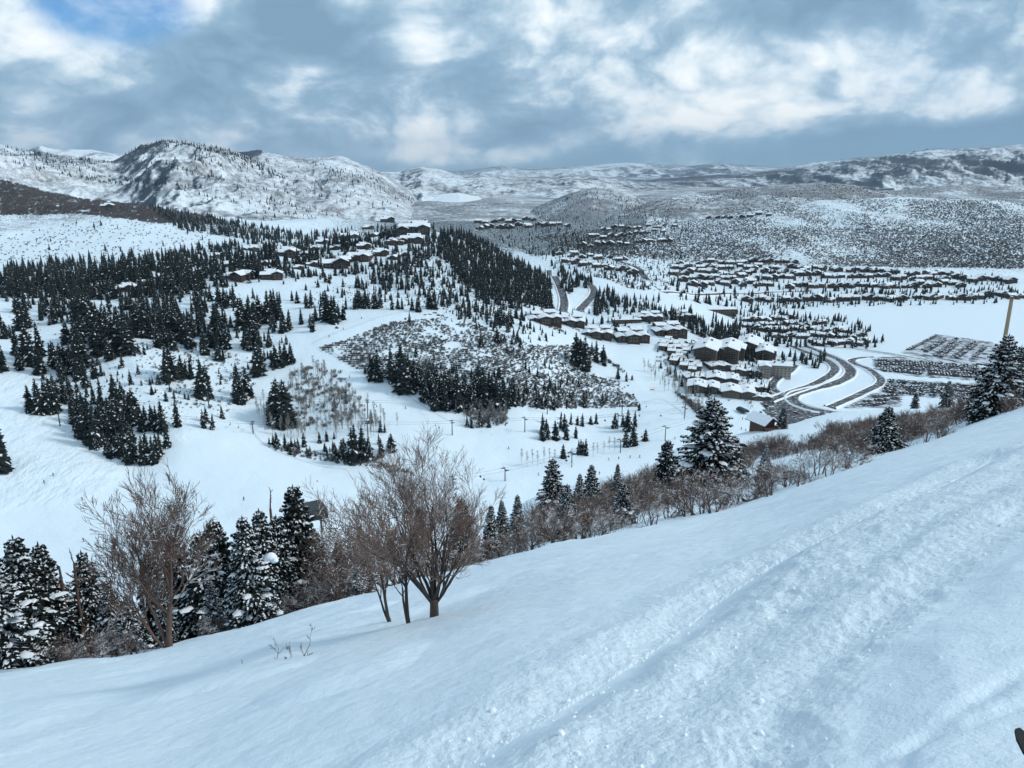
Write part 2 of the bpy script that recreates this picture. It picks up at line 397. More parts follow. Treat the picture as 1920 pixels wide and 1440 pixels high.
def ground_material():
    m = mat('snow_ground', SNOW, .55, .25); g = G(m); P = g.pos()
    tint = g.noise(P, .12, 3)
    snow = g.mix(tint, (.69, .82, .91), (.74, .85, .92))
    brush = g.attr('brush'); wood = g.attr('wood')
    # oak brush and twigs standing out of the snow, far enough to be only a speckle
    sp = g.noise(P, .22, 4, .75, (1, .55, 1)); cl = g.noise(P, .018, 3, .6)
    thr = g.math('ADD', g.math('MULTIPLY', sp, .72), g.math('MULTIPLY', cl, .28))
    dens = g.math('SUBTRACT', .74, g.math('MULTIPLY', brush, .34))
    f = g.math('MULTIPLY', g.math('SUBTRACT', thr, dens), 9.0, True)
    bc = g.mix(g.noise(P, .05, 2), (.055, .05, .05), (.10, .085, .075))
    c = g.mix(f, snow, bc)
    fw = g.math('MULTIPLY', g.math('SUBTRACT', g.math('ADD', sp, g.math('MULTIPLY', wood, .5)), .62), 8.0, True)
    fw = g.math('MULTIPLY', fw, g.ramp(wood, .02, .2))
    c = g.mix(fw, c, (.035, .042, .045))
    g.color(c)
    fine = g.noise(P, 26.0, 4, .65); mid_ = g.noise(P, 5.0, 4, .6); big = g.noise(P, .35, 4, .6)
    hb = g.math('ADD', g.math('MULTIPLY', fine, .026), g.math('ADD', g.math('MULTIPLY', mid_, .045), g.math('MULTIPLY', big, .6)))
    ck = g.math('MULTIPLY', g.math('SUBTRACT', 1.0, g.voro(P, 11.0)), .05)
    ck = g.math('ADD', ck, g.math('MULTIPLY', g.noise(P, 9.0, 5, .7), .13))
    hb = g.math('ADD', hb, g.math('MULTIPLY', ck, g.attr('chop')))
    hb = g.math('ADD', hb, g.math('MULTIPLY', g.math('MULTIPLY', g.noise(P, .16, 3, .6, (1, .5, 1)), 5.0), g.attr('mogul')))
    g.bump(hb, .55, 1.0)
    return m
MAT_GROUND = ground_material()

def grid_mesh(name, X, Y, Z, material, attrs=None):
    n, k = X.shape
    co = np.stack([X, Y, Z], -1).reshape(-1, 3).astype(np.float32)
    i = np.arange(n * k).reshape(n, k)
    q = np.stack([i[:-1, :-1], i[:-1, 1:], i[1:, 1:], i[1:, :-1]], -1).reshape(-1, 4)
    me = bpy.data.meshes.new(name)
    me.vertices.add(len(co)); me.vertices.foreach_set('co', co.ravel())
    me.loops.add(q.size); me.loops.foreach_set('vertex_index', q.ravel().astype(np.int32))
    me.polygons.add(len(q)); me.polygons.foreach_set('loop_start', np.arange(0, q.size, 4, dtype=np.int32))
    me.polygons.foreach_set('use_smooth', np.ones(len(q), bool))
    for an, av in (attrs or {}).items():
        a = me.attributes.new(an, 'FLOAT', 'POINT'); a.data.foreach_set('value', av.ravel().astype(np.float32))
    me.update(calc_edges=True); me.materials.append(material)
    o = bpy.data.objects.new(name, me); COL.objects.link(o)
    return o
UU, VV = proj(GX.ravel(), GY.ravel(), GZ.ravel())
UU = UU.reshape(GX.shape); VV = VV.reshape(GX.shape)
def soft_poly(poly, wgt):
    return in_poly(UU, VV, poly) * wgt
brush = np.zeros(GX.shape); wood = np.zeros(GX.shape)
FAR = GY > 1230
brush += np.where(FAR, .42, 0)
_bl = sstep(1300, 1800, GY) * sstep(420, 760, UU) * (1 - sstep(1150, 1330, UU))
brush = np.maximum(brush, .42 + .30 * _bl) * (GY > 1230)
brush = np.maximum(brush, soft_poly([(1020, 420), (1400, 388), (1530, 372), (2100, 372), (2100, 500), (1900, 512), (1500, 500), (1260, 495)], .72) * FAR)
brush = np.maximum(brush, soft_poly([(-200, 320), (0, 330), (300, 385), (480, 430), (420, 440), (200, 410), (0, 440), (-200, 440)], .75) * FAR)
brush = np.where(in_poly(UU, VV, [(60, 440), (260, 400), (420, 440), (360, 490), (60, 490)]) & FAR, .30, brush)
wood = np.maximum(wood, soft_poly([(-200, 325), (0, 332), (200, 362), (480, 428), (520, 445), (330, 420), (150, 385), (0, 375), (-200, 380)], .45) * FAR)
wood = np.maximum(wood, soft_poly([(1000, 395), (1230, 395), (1180, 470), (1000, 480), (900, 440)], .5) * (GY > 1400))
wood = np.maximum(wood, sstep(1500, 2000, GY) * sstep(520, 800, UU) * (1 - sstep(980, 1150, UU)) * .5)
mogul = soft_poly([(-50, 690), (60, 700), (150, 800), (260, 860), (180, 930), (0, 960), (-50, 960)], 1.0) * (GY > 250) + soft_poly([(200, 560), (440, 560), (480, 700), (400, 800), (330, 830), (250, 700)], .7) * (GY > 250) + soft_poly([(600, 520), (860, 500), (960, 620), (820, 600), (700, 580)], .7) * (GY > 250)
for _ in range(4):
    for arr in (brush, wood, mogul):
        arr[1:-1, 1:-1] = (arr[1:-1, 1:-1] * 2 + arr[:-2, 1:-1] + arr[2:, 1:-1] + arr[1:-1, :-2] + arr[1:-1, 2:]) / 6
gr = grid_mesh('ground', GX, GY, GZ, MAT_GROUND, {'brush': brush, 'wood': wood, 'chop': CHOP, 'mogul': mogul})
gr['kind'] = 'structure'; gr['label'] = 'snow covered slope, ski runs and valley floor'

# ------------------------------------------------------------------ mountains and hills beyond
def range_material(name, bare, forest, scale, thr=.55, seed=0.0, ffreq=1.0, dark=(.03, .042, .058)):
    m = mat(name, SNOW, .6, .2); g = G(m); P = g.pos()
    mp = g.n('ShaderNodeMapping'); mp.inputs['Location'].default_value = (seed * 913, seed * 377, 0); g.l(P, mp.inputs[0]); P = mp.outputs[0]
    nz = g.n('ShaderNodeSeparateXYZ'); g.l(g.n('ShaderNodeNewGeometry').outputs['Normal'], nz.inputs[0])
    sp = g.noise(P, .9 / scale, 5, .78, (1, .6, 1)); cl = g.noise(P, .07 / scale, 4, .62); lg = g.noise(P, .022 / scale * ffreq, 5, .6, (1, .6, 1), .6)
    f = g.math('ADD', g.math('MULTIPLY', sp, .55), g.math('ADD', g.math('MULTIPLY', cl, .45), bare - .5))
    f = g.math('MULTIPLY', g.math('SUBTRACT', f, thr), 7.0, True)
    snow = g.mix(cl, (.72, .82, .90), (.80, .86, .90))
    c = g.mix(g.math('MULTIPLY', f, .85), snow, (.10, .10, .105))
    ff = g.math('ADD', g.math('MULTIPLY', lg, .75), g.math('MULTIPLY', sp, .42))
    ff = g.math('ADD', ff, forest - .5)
    ff = g.math('ADD', ff, g.math('MULTIPLY', nz.outputs[0], -.26))          # woods thickened on slopes facing away from the sun, shading put into the colour
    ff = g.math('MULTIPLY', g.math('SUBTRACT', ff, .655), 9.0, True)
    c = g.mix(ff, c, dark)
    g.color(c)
    return m
def mountain(name, crest, Yc, Yf, Yb, zf, zb, material, ncol=420, nf=70, spur=.5, seed=1, fscale=1.0, sharp=1.0, label=None, crest_noise=.035):
    """crest: photo skyline [(u, v)] of the ridge standing at forward distance Yc; foot at Yf (front) and Yb (back)"""
    cu = np.array([c[0] for c in crest], float); cv = np.array([c[1] for c in crest], float)
    us = np.linspace(cu[0], cu[-1], ncol)
    vsk = np.interp(us, cu, cv)
    ker = np.ones(max(3, ncol // 130)); ker /= ker.sum()
    vsk = np.convolve(np.pad(vsk, len(ker), mode='edge'), ker, 'same')[len(ker):-len(ker)]
    xx = (us - 960) / F / den_v(vsk); tc_ = tan_dep(vsk)
    s = np.concatenate([np.linspace(0, 1, nf), 1 + np.linspace(0, 1, nf // 3)[1:]])
    S, XX = np.meshgrid(s, xx, indexing='ij')
    Y = np.where(S <= 1, Yf + (Yc - Yf) * S, Yc + (Yb - Yc) * (S - 1))
    X = XX * Y
    zc = (H - tc_ * Yc)[None, :]
    sf = np.clip(S, 0, 1); bk = np.clip(S - 1, 0, 1)
    prof = sf ** sharp
    Z = np.where(S <= 1, zf + (zc - zf) * prof, zc + (zb - zc) * sstep(0, 1, bk))
    rel = np.maximum(zc - zf, 60)
    wl_ = (Yc - Yf) * .34 * fscale
    rg = ridged(X / wl_, Y / (wl_ * 1.9), seed, 5) - .62
    env = np.where(S <= 1, np.sin(np.pi * sf) ** .8 * (1 - .55 * sf), 0) + np.where(S > 1, np.sin(np.pi * bk), 0)
    Z = Z + rg * rel * spur * env * 2.1
    Z = Z + rel * crest_noise * fbm(X / (wl_ * .16), Y / (wl_ * .16), seed + 5, 4)
    o = grid_mesh(name, X, Y, Z, material)
    o['kind'] = 'structure'
    if label: o['label'] = label
    MTN.append((X, Y, Z))
    return o
MTN = []
m_near = range_material('brushy_snow_mountain', .56, .575, 26, .50, 1.0)
m_mid = range_material('snow_mountain', .58, .60, 55, .52, 2.0)
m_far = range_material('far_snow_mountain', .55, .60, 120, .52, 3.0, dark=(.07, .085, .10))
m_dark = range_material('dark_wooded_hill', .60, .54, 24, .46, 4.0, dark=(.045, .05, .058))
m_rh = range_material('oak_brush_hill', .61, .40, 16, .49, 5.0, dark=(.09, .08, .075))
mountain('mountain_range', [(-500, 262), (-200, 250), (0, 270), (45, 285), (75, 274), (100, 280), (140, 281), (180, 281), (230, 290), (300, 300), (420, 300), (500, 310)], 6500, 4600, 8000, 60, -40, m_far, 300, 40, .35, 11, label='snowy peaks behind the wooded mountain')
mountain('mountain', [(-700, 268), (-350, 272), (-120, 268), (0, 274), (60, 286), (110, 291), (160, 297), (210, 302), (232, 291), (262, 275), (290, 265), (312, 261), (335, 266), (372, 271), (405, 276), (440, 285), (480, 301), (520, 322), (560, 342), (620, 372), (700, 402), (780, 422), (860, 432)], 4300, 2300, 5600, -20, -40, m_near, 560, 110, .42, 23, .55, .92, label='broad snowy mountain with a dark wooded summit')
mountain('mountain', [(330, 300), (400, 287), (460, 284), (490, 281), (530, 293), (580, 298), (635, 294), (665, 303), (700, 317), (720, 325), (760, 352), (800, 383), (850, 404), (930, 422)], 5600, 2800, 7200, -30, -40, m_near, 380, 80, .40, 37, .5, .95, label='snowy mountain shoulder running down into the valley')
mountain('mountain', [(600, 345), (660, 330), (700, 322), (750, 322), (790, 312), (830, 321), (870, 332), (905, 330), (960, 335), (1010, 335), (1060, 330), (1120, 332), (1180, 338), (1240, 345), (1320, 352), (1420, 362)], 9000, 4800, 12000, -60, -60, m_mid, 420, 70, .55, 41, .45, .85, label='blue grey mountain beyond the town')
mountain('hill', [(690, 420), (760, 385), (810, 368), (860, 362), (905, 372), (960, 398), (1010, 412)], 5600, 4300, 7000, -20, -30, range_material('sunny_hill', .38, .40, 40, .55, 6.0), 240, 50, .3, 43, label='low snowy hill at the edge of the town')
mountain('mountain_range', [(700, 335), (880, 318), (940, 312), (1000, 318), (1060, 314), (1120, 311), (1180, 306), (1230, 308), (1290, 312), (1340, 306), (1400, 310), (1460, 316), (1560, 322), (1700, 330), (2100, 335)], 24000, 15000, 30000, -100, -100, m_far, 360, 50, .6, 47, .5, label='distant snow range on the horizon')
mountain('mountain_range', [(1000, 360), (1120, 345), (1220, 338), (1300, 330), (1380, 326), (1440, 320), (1490, 312), (1560, 303), (1620, 296), (1680, 288), (1760, 281), (1830, 277), (1920, 271), (2050, 262), (2300, 255)], 12500, 7000, 16000, -60, 0, m_mid, 460, 80, .5, 53, .4, .8, label='long blue snowy mountain range behind the white valley')
mountain('hill', [(930, 432), (985, 402), (1030, 378), (1070, 362), (1110, 352), (1150, 356), (1190, 369), (1240, 392), (1320, 415), (1420, 430)], 3900, 2800, 4900, -40, -40, m_dark, 300, 60, .3, 59, label='dark wooded hill standing in the middle of the valley')
mountain('hill', [(1000, 432), (1100, 410), (1180, 392), (1240, 375), (1300, 362), (1360, 355), (1420, 351), (1480, 345), (1560, 344), (1600, 350), (1640, 360), (1720, 368), (1800, 366), (1860, 372), (1920, 380), (2100, 385), (2300, 400)], 3300, 2300, 4300, -20, -40, m_rh, 420, 70, .28, 61, .8, label='rounded snowy hill freckled with oak brush')
mountain('hill', [(1560, 372), (1650, 360), (1730, 352), (1800, 346), (1870, 352), (1950, 345), (2200, 340)], 4600, 3500, 5600, -40, -40, m_rh, 260, 40, .3, 67, .8, label='low brushy hills before the white valley')

# the plain and its town beyond the near valley
_r = np.geomspace(2300, 42000, 90); _a = np.radians(np.linspace(-50, 50, 200))
_R, _AA = np.meshgrid(_r, _a, indexing='ij')
_X = _R * np.sin(_AA); _Y = _R * np.cos(_AA)
_Z = fbm(_X / 900, _Y / 900, 91, 3) * 6 - 6 - sstep(2300, 2900, -_R + 5200) * 30
pl = grid_mesh('valley_plain', _X, _Y, _Z, range_material('valley_plain', .60, .57, 22, .5, 8.0))
pl['kind'] = 'structure'; pl['label'] = 'snowy plain of the far valley with scattered woods'

# ------------------------------------------------------------------ mesh building
class MB:
    def __init__(s): s.v = []; s.f = []; s.m = []
    def add(s, verts, faces, mi=0):
        k = len(s.v); s.v.extend(verts)
        for f in faces: s.f.append(tuple(i + k for i in f)); s.m.append(mi)
    def box(s, c, d, mi=0, rz=0.0, taper=1.0):
        x, y, z = (q / 2 for q in d); cs, sn = math.cos(rz), math.sin(rz); vs_ = []
        for sz, tp in ((-1, 1), (1, taper)):
            for sx, sy in ((-1, -1), (1, -1), (1, 1), (-1, 1)):
                px_, py_ = sx * x * tp, sy * y * tp
                vs_.append((c[0] + px_ * cs - py_ * sn, c[1] + px_ * sn + py_ * cs, c[2] + sz * z))
        s.add(vs_, [(3, 2, 1, 0), (4, 5, 6, 7), (0, 1, 5, 4), (1, 2, 6, 5), (2, 3, 7, 6), (3, 0, 4, 7)], mi)
    def tube(s, pts, rad, n=5, mi=0, cap=True):
        pts = [Vector(p) for p in pts]; rings = []
        for i, p in enumerate(pts):
            d = (pts[min(i + 1, len(pts) - 1)] - pts[max(i - 1, 0)]).normalized()
            a = Vector((0, 0, 1)) if abs(d.z) < .9 else Vector((1, 0, 0))
            e1 = d.cross(a).normalized(); e2 = d.cross(e1); r = rad[i] if hasattr(rad, '__len__') else rad
            rings.append([tuple(p + (e1 * math.cos(2 * math.pi * k / n) + e2 * math.sin(2 * math.pi * k / n)) * r) for k in range(n)])
        vs_ = [q for r_ in rings for q in r_]; fs = []
        for i in range(len(pts) - 1):
            for k in range(n):
                fs.append((i * n + k, i * n + (k + 1) % n, (i + 1) * n + (k + 1) % n, (i + 1) * n + k))
        if cap: fs.append(tuple(range(n - 1, -1, -1))); fs.append(tuple(range((len(pts) - 1) * n, len(pts) * n)))
        s.add(vs_, fs, mi)
    def blob(s, c, rx, ry, rz_, rng, mi=0, jit=.18, seg=6, rot=0.0):
        """flattened lumpy dome"""
        vs_ = [(c[0], c[1], c[2] + rz_)]; fs = []; cs, sn = math.cos(rot), math.sin(rot)
        for ph, zf in ((.55, .72), (1.0, .05), (.7, -.45)):
            for k in range(seg):
                a = 2 * math.pi * (k + .5 * (ph < .9)) / seg; q = ph * (1 + rng.uniform(-jit, jit))
                lx, ly = math.cos(a) * q * rx, math.sin(a) * q * ry
                vs_.append((c[0] + lx * cs - ly * sn, c[1] + lx * sn + ly * cs, c[2] + rz_ * (zf + rng.uniform(-jit, jit) * .5)))
        for k in range(seg):
            k2 = (k + 1) % seg
            fs.append((0, 1 + k, 1 + k2)); fs.append((1 + k, 1 + seg + k, 1 + seg + k2, 1 + k2)); fs.append((1 + seg + k, 1 + 2 * seg + k, 1 + 2 * seg + k2, 1 + seg + k2))
        fs.append(tuple(1 + 2 * seg + k for k in range(seg - 1, -1, -1)))
        s.add(vs_, fs, mi)
    def mesh(s, name, mats, smooth=False):
        me = bpy.data.meshes.new(name); me.from_pydata(s.v, [], s.f)
        for m in (mats if isinstance(mats, (list, tuple)) else [mats]): me.materials.append(m)
        me.polygons.foreach_set('material_index', s.m)
        if smooth: me.polygons.foreach_set('use_smooth', [True] * len(s.f))
        me.update(); return me
def link(name, me, parent=None, loc=None):
    o = bpy.data.objects.new(name, me); COL.objects.link(o)
    if parent is not None: o.parent = parent
    if loc is not None: o.location = loc
    return o
def empty(name, loc=(0, 0, 0), rz=0.0, sc=1.0):
    o = bpy.data.objects.new(name, None); COL.objects.link(o); o.location = loc; o.rotation_euler = (0, 0, rz)
    o.scale = (sc,) * 3 if isinstance(sc, (int, float)) else sc
    o.empty_display_size = .3
    return o
def tag(o, label, cat, group=None, kind=None):
    if label: o['label'] = label
    if cat: o['category'] = cat
    if group: o['group'] = group
    if kind: o['kind'] = kind
    return o

# ------------------------------------------------------------------ plant materials
def needle_mat():
    m = mat('fir_needles', (.03, .042, .038), .7, .15); g = G(m); P = g.pos()
    r = g.n('ShaderNodeObjectInfo').outputs['Random']
    c = g.mix(g.noise(P, 1.7, 3), (.009, .015, .016), (.026, .037, .033))
    c = g.mix(g.math('MULTIPLY', r, .35), c, (.014, .019, .022)); g.color(c); return m
def bark_mat(name, a, b_, snow=0.0):
    m = mat(name, a, .9, .1); g = G(m); P = g.pos()
    c = g.mix(g.noise(P, 9.0, 4, .65, (1, 1, .35)), a, b_)
    if snow > 0:                                  # snow lying along the tops of the branches
        nz = g.n('ShaderNodeSeparateXYZ'); g.l(g.n('ShaderNodeNewGeometry').outputs['Normal'], nz.inputs[0])
        f = g.math('MULTIPLY', g.ramp(nz.outputs[2], .55, .85), g.ramp(g.noise(P, 1.3, 3), .60 - snow * .3, .70 - snow * .3))
        c = g.mix(f, c, (.82, .87, .91))
    g.color(c); return m
MAT_NEEDLE = needle_mat()
MAT_TRUNK = bark_mat('fir_bark', (.045, .038, .034), (.085, .072, .062))
MAT_BARE = bark_mat('oak_bark', (.095, .064, .054), (.175, .122, .102), .6)
MAT_BROWN = bark_mat('maple_bark', (.15, .102, .084), (.26, .185, .152), .5)
MAT_LIMB = bark_mat('dark_limb_bark', (.045, .037, .034), (.10, .082, .074), .35)
MAT_ASPEN = bark_mat('aspen_bark', (.20, .195, .185), (.34, .33, .31), .3)
MAT_TWIG = bark_mat('brush_twigs', (.10, .075, .065), (.17, .132, .115), .5)
MAT_FARTWIG = bark_mat('far_brush', (.13, .118, .114), (.22, .20, .19))
def snow_mat(name='snow_load'):
    m = mat(name, SNOW, .6, .2); g = G(m); P = g.pos()
    g.color(g.mix(g.noise(P, 3.0, 3), (.74, .82, .89), (.84, .88, .91))); g.bump(g.noise(P, 8.0, 3), .4, .05); return m
MAT_SNOW = snow_mat()

# ------------------------------------------------------------------ conifers (unit height 1, base at 0)
def conifer_near(seed, H_=5.0, R=1.15, snow=.6, whorls=30, power=.85, gap=.06, lump=1.0):
    """metre-scale fir: needle sprays on drooping branches, and the snow that lies on them"""
    rng = random.Random(seed); C = MB(); S = MB(); Tk = MB()
    lean = rng.uniform(-.02, .02)
    Tk.tube([(0, 0, -.4), (lean * H_ * .4, 0, H_ * .4), (lean * H_, 0, H_ * .985)], [.026 * H_, .017 * H_, .004 * H_], 7)
    for w_ in range(whorls):
        q = (w_ + rng.uniform(-.3, .3)) / whorls; q = max(0, q)
        z0 = H_ * (gap + (1 - gap) * q ** .94 * .985)
        rad = R * (1 - q) ** power * rng.uniform(.85, 1.12) * (1 - .25 * max(0, .12 - q) / .12) + .05
        nb_ = int(5 + 7 * (1 - q)) if q < .93 else 4
        a0 = rng.uniform(0, 6.28)
        for b_ in range(nb_):
            a = a0 + b_ * 2 * math.pi / nb_ + rng.uniform(-.25, .25)
            L = rad * rng.choice((.62, .8, .95, 1.0, 1.08)) * rng.uniform(.9, 1.08)
            rise = .55 * (q - .35) if q > .35 else -.35 * (.35 - q) / .35
            droop = .34 + .2 * rng.random()
            ca, sa = math.cos(a), math.sin(a)
            def pt(s_): return Vector((lean * z0 + ca * L * s_, sa * L * s_, z0 + L * (rise * s_ - droop * s_ * s_ * (1.1 - q)) + .16 * L * max(0, s_ - .7)))
            n = max(4, int(5 + L * 7))
            C.tube([pt(0), pt(.5), pt(.98)], [.012 * H_ * .35 * (1 - q * .6), .007 * H_ * .3, .003], 3, 0, False)
            prev = None
            for k in range(n):
                s_ = (k + .5 + rng.uniform(-.2, .2)) / n; s_ = .12 + .9 * s_
                p = pt(min(s_, 1.03)); tw = (.10 + .30 * L * (1.05 - s_)) * rng.uniform(.75, 1.2)
                for sd_ in (-1, 1):
                    da = a + sd_ * rng.uniform(.65, 1.0); dx, dy = math.cos(da), math.sin(da)
                    dz = -.22 + rng.uniform(-.16, .12)
                    e = p + Vector((dx, dy, dz)) * tw
                    wv = Vector((-dy, dx, rng.uniform(-.5, .5))) * (.026 + .03 * rng.random() + .02 * L)
                    m_ = p.lerp(e, .45) + Vector((0, 0, .02))
                    C.add([tuple(p), tuple(m_ + wv), tuple(e), tuple(m_ - wv)], [(0, 1, 2, 3)])
                    hang = Vector((rng.uniform(-.03, .03), rng.uniform(-.03, .03), -.05 - .07 * rng.random()))
                    C.add([tuple(p), tuple(p.lerp(e, .5) + hang), tuple(e)], [(0, 1, 2)])
                    if rng.random() < snow * .75:
                        u_ = Vector((0, 0, .022)); k0 = p.lerp(e, .25) + u_; k1 = p.lerp(e, .92) + u_ * .6
                        wv2 = wv * rng.uniform(.5, .95)
                        S.add([tuple(k0 - wv2 * .4), tuple(m_ + u_ * 1.5 + wv2), tuple(k1), tuple(m_ + u_ * 1.5 - wv2)], [(0, 1, 2, 3)])
            tip = pt(1.0)
            wv = Vector((-sa, ca, 0)) * .035
            C.add([tuple(pt(.8) - wv), tuple(tip + Vector((ca, sa, 0)) * .06), tuple(pt(.8) + wv)], [(0, 1, 2)])
            if rng.random() < snow * .55 * lump and q > .05:
                s_ = rng.uniform(.45, .9); p = pt(s_)
                sz = min(.26, L * rng.uniform(.10, .26))
                S.blob((p.x, p.y, p.z + sz * .12), sz * rng.uniform(1.0, 1.6), sz * rng.uniform(.6, .9), sz * .36, rng, 0, .25, 6, a)
    top = Vector((lean * H_, 0, H_))
    for k in range(4):
        a = rng.uniform(0, 6.28)
        C.add([(top.x, top.y, H_ * .955), (top.x + .03 * math.cos(a), .03 * math.sin(a), H_ * .975), (top.x, top.y, H_ * 1.005)], [(0, 1, 2)])
    return (Tk.mesh('fir_trunk', MAT_TRUNK), C.mesh('fir_crown', MAT_NEEDLE), S.mesh('fir_snow', MAT_SNOW))
def conifer_mid(seed, R=.17, rings=17, nb_=9, snow=.45, power=.75, gap=.07, sub=True):
    """unit-height fir for the slopes: ragged boughs in tiers"""
    rng = random.Random(seed); C = MB(); Tk = MB()
    Tk.tube([(0, 0, -.08), (0, 0, .5), (0, 0, .97)], [.016, .011, .003], 4)
    for w_ in range(rings):
        q = (w_ + rng.uniform(-.25, .25)) / rings; q = max(0, q)
        z0 = gap + (1 - gap) * q * .98
        rad = R * (1 - q) ** power * rng.uniform(.72, 1.22) + .010
        n = max(4, int(nb_ * (1 - q * .55))); a0 = rng.uniform(0, 6.28)
        for b_ in range(n):
            a = a0 + b_ * 6.283 / n + rng.uniform(-.3, .3); L = rad * rng.uniform(.6, 1.22)
            ca, sa = math.cos(a), math.sin(a); dz = -L * rng.uniform(.25, .6) + L * .35 * q
            wd = L * rng.uniform(.30, .46) + .006
            p0 = (ca * .004, sa * .004, z0 + .018); e = (ca * L, sa * L, z0 + dz)
            mx_, my_, mz = ca * L * .6, sa * L * .6, z0 + dz * .45 + .012
            l_ = (mx_ - sa * wd, my_ + ca * wd, mz - .022); r_ = (mx_ + sa * wd, my_ - ca * wd, mz - .022)
            d_ = (ca * L * .5, sa * L * .5, z0 + dz - .03)
            C.add([p0, l_, e, r_, d_], [(0, 1, 2, 3), (1, 4, 2), (2, 4, 3)] if sub else [(0, 1, 2, 3)], 0)
            if rng.random() < snow:
                k = rng.uniform(.35, .75); up = .006
                C.add([(ca * L * .3 - sa * wd * .1, sa * L * .3 + ca * wd * .1, z0 + dz * .25 + .014 + up), (mx_ - sa * wd * k, my_ + ca * wd * k, mz - .010 + up), (ca * L * .93, sa * L * .93, z0 + dz * .92 + up), (mx_ + sa * wd * k * .5, my_ - ca * wd * k * .5, mz - .004 + up)], [(0, 1, 2, 3)], 1)
    kc = 7; core = [(R * .52 * math.cos(6.283 * k / kc) * rng.uniform(.8, 1.15), R * .52 * math.sin(6.283 * k / kc) * rng.uniform(.8, 1.15), gap * .9) for k in range(kc)] + [(R * .36 * math.cos(6.283 * k / kc) * rng.uniform(.75, 1.2), R * .36 * math.sin(6.283 * k / kc) * rng.uniform(.75, 1.2), .45) for k in range(kc)] + [(0, 0, .97)]
    C.add(core, [(k, (k + 1) % kc, kc + (k + 1) % kc, kc + k) for k in range(kc)] + [(kc + k, kc + (k + 1) % kc, 2 * kc) for k in range(kc)], 0)
    C.add([(-.008, 0, .95), (.008, 0, .95), (0, 0, 1.01)], [(0, 1, 2)], 0); C.add([(0, -.008, .95), (0, .008, .95), (0, 0, 1.01)], [(0, 1, 2)], 0)
    return Tk.mesh('tree_trunk', MAT_TRUNK), C.mesh('tree_crown', [MAT_NEEDLE, MAT_SNOW])
FIR_MID = [conifer_mid(100 + i, R=[.18, .22, .25, .20, .16, .23][i], rings=[19, 17, 15, 18, 20, 16][i], snow=[.28, .4, .34, .18, .25, .32][i], power=[.7, .75, .8, .62, .66, .6][i]) for i in range(6)]
def conifer_far(seed, R, snow, tiers=8):
    _, me = conifer_mid(seed, R, tiers, 7, snow, .75, .03, False); return me
FIR_FAR = [conifer_far(200 + i, [.21, .25, .18, .23][i], [.22, .32, .15, .36][i]) for i in range(4)]

# ------------------------------------------------------------------ bare trees
def bare_tree(seed, height, stems, levels=5, spread=.5, base_r=.12, mats=None, up=.35, gnarl=.25, kids=(3, 5), ratio=(.55, .78), segs=4, min_r=.005, first=.35, minlen=.10, trunk=None):
    rng = random.Random(seed); T = MB(); TW = MB()
    def grow(p, d, L, r, lev):
        n = segs if lev < 2 else 3
        pts = [p]; rad = [r]; dd = d.copy(); cur = p.copy()
        for i in range(n):
            dd = (dd + Vector((rng.gauss(0, gnarl), rng.gauss(0, gnarl), rng.gauss(0, gnarl) * .7)) * (.55 if lev == 0 else .8) + Vector((0, 0, up * (.25 if lev < 3 else .12)))).normalized()
            cur = cur + dd * L / n; pts.append(cur.copy()); rad.append(max(min_r * .7, r * (1 - .5 * (i + 1) / n)))
        (T if lev < 2 else TW).tube(pts, rad, 6 if lev == 0 else (4 if lev == 1 else 3), 0, False)
        if lev >= levels or L < minlen: return
        nk = rng.randint(*kids)
        for k in range(nk):
            s_ = rng.uniform(first if lev == 0 else .25, 1.0) if k else 1.0
            i = min(n - 1, int(s_ * n)); f = s_ * n - i; q = pts[i].lerp(pts[i + 1], min(1, f))
            par = (pts[i + 1] - pts[i]).normalized()
            side = Vector((rng.gauss(0, 1), rng.gauss(0, 1), rng.gauss(0, .6))); side = (side - par * side.dot(par)).normalized()
            ang = spread * rng.uniform(.55, 1.35) * (.55 if k == 0 else 1)
            nd_ = (par * math.cos(ang) + side * math.sin(ang)).normalized()
            rr_ = max(min_r, (rad[i] * (1 - f) + rad[min(i + 1, n)] * f) * rng.uniform(.5, .75))
            grow(q, nd_, L * rng.uniform(*ratio), rr_, lev + 1)
    if trunk: T.tube([(-.01, 0, -.3), (0, .01, trunk[0] * .5), (.0, 0, trunk[0] * 1.06)], [trunk[1] * 1.18, trunk[1], trunk[1] * .92], 9, 0, True)
    for (bx, by, dx, dy, hl, rr_) in stems:
        grow(Vector((bx, by, trunk[0] * .9 * (1 - .3 * abs(dx)) if trunk else -.25)), Vector((dx, dy, 1)).normalized(), height * hl, base_r * rr_, 0)
    mt = mats or MAT_BARE
    return T.mesh('bare_limbs', MAT_LIMB if mt is MAT_BROWN else mt, True), TW.mesh('bare_twigs', mt)
def fan_stems(rng, n, lean, hl=(.38, .55), rr_=(.6, 1.0), rad=.25):
    out = []
    for k in range(n):
        a = 6.283 * k / n + rng.uniform(-.5, .5); l_ = rng.uniform(.3, 1.0) * lean
        out.append((math.cos(a) * rad * rng.random(), math.sin(a) * rad * rng.random(), math.cos(a) * l_, math.sin(a) * l_, rng.uniform(*hl), rng.uniform(*rr_)))
    return out
_rg = random.Random(5)
OAK = [bare_tree(300 + i, [2.6, 2.2, 3.0, 2.4, 2.0][i], fan_stems(_rg, [4, 5, 3, 6, 5][i], [.7, .9, .6, .8, 1.0][i]), 4, .7, .065, MAT_BARE, .22, .34, (3, 5), (.5, .75), 4, .007, .2, .09) for i in range(5)]
BRUSH = [bare_tree(320 + i, [2.0, 2.4, 1.7][i], fan_stems(_rg, [8, 7, 9][i], .6, (.4, .6), (.5, 1.0), .5), 3, .42, .03, MAT_TWIG, .4, .2, (3, 5), (.5, .75), 3, .009, .15, .1) for i in range(3)]
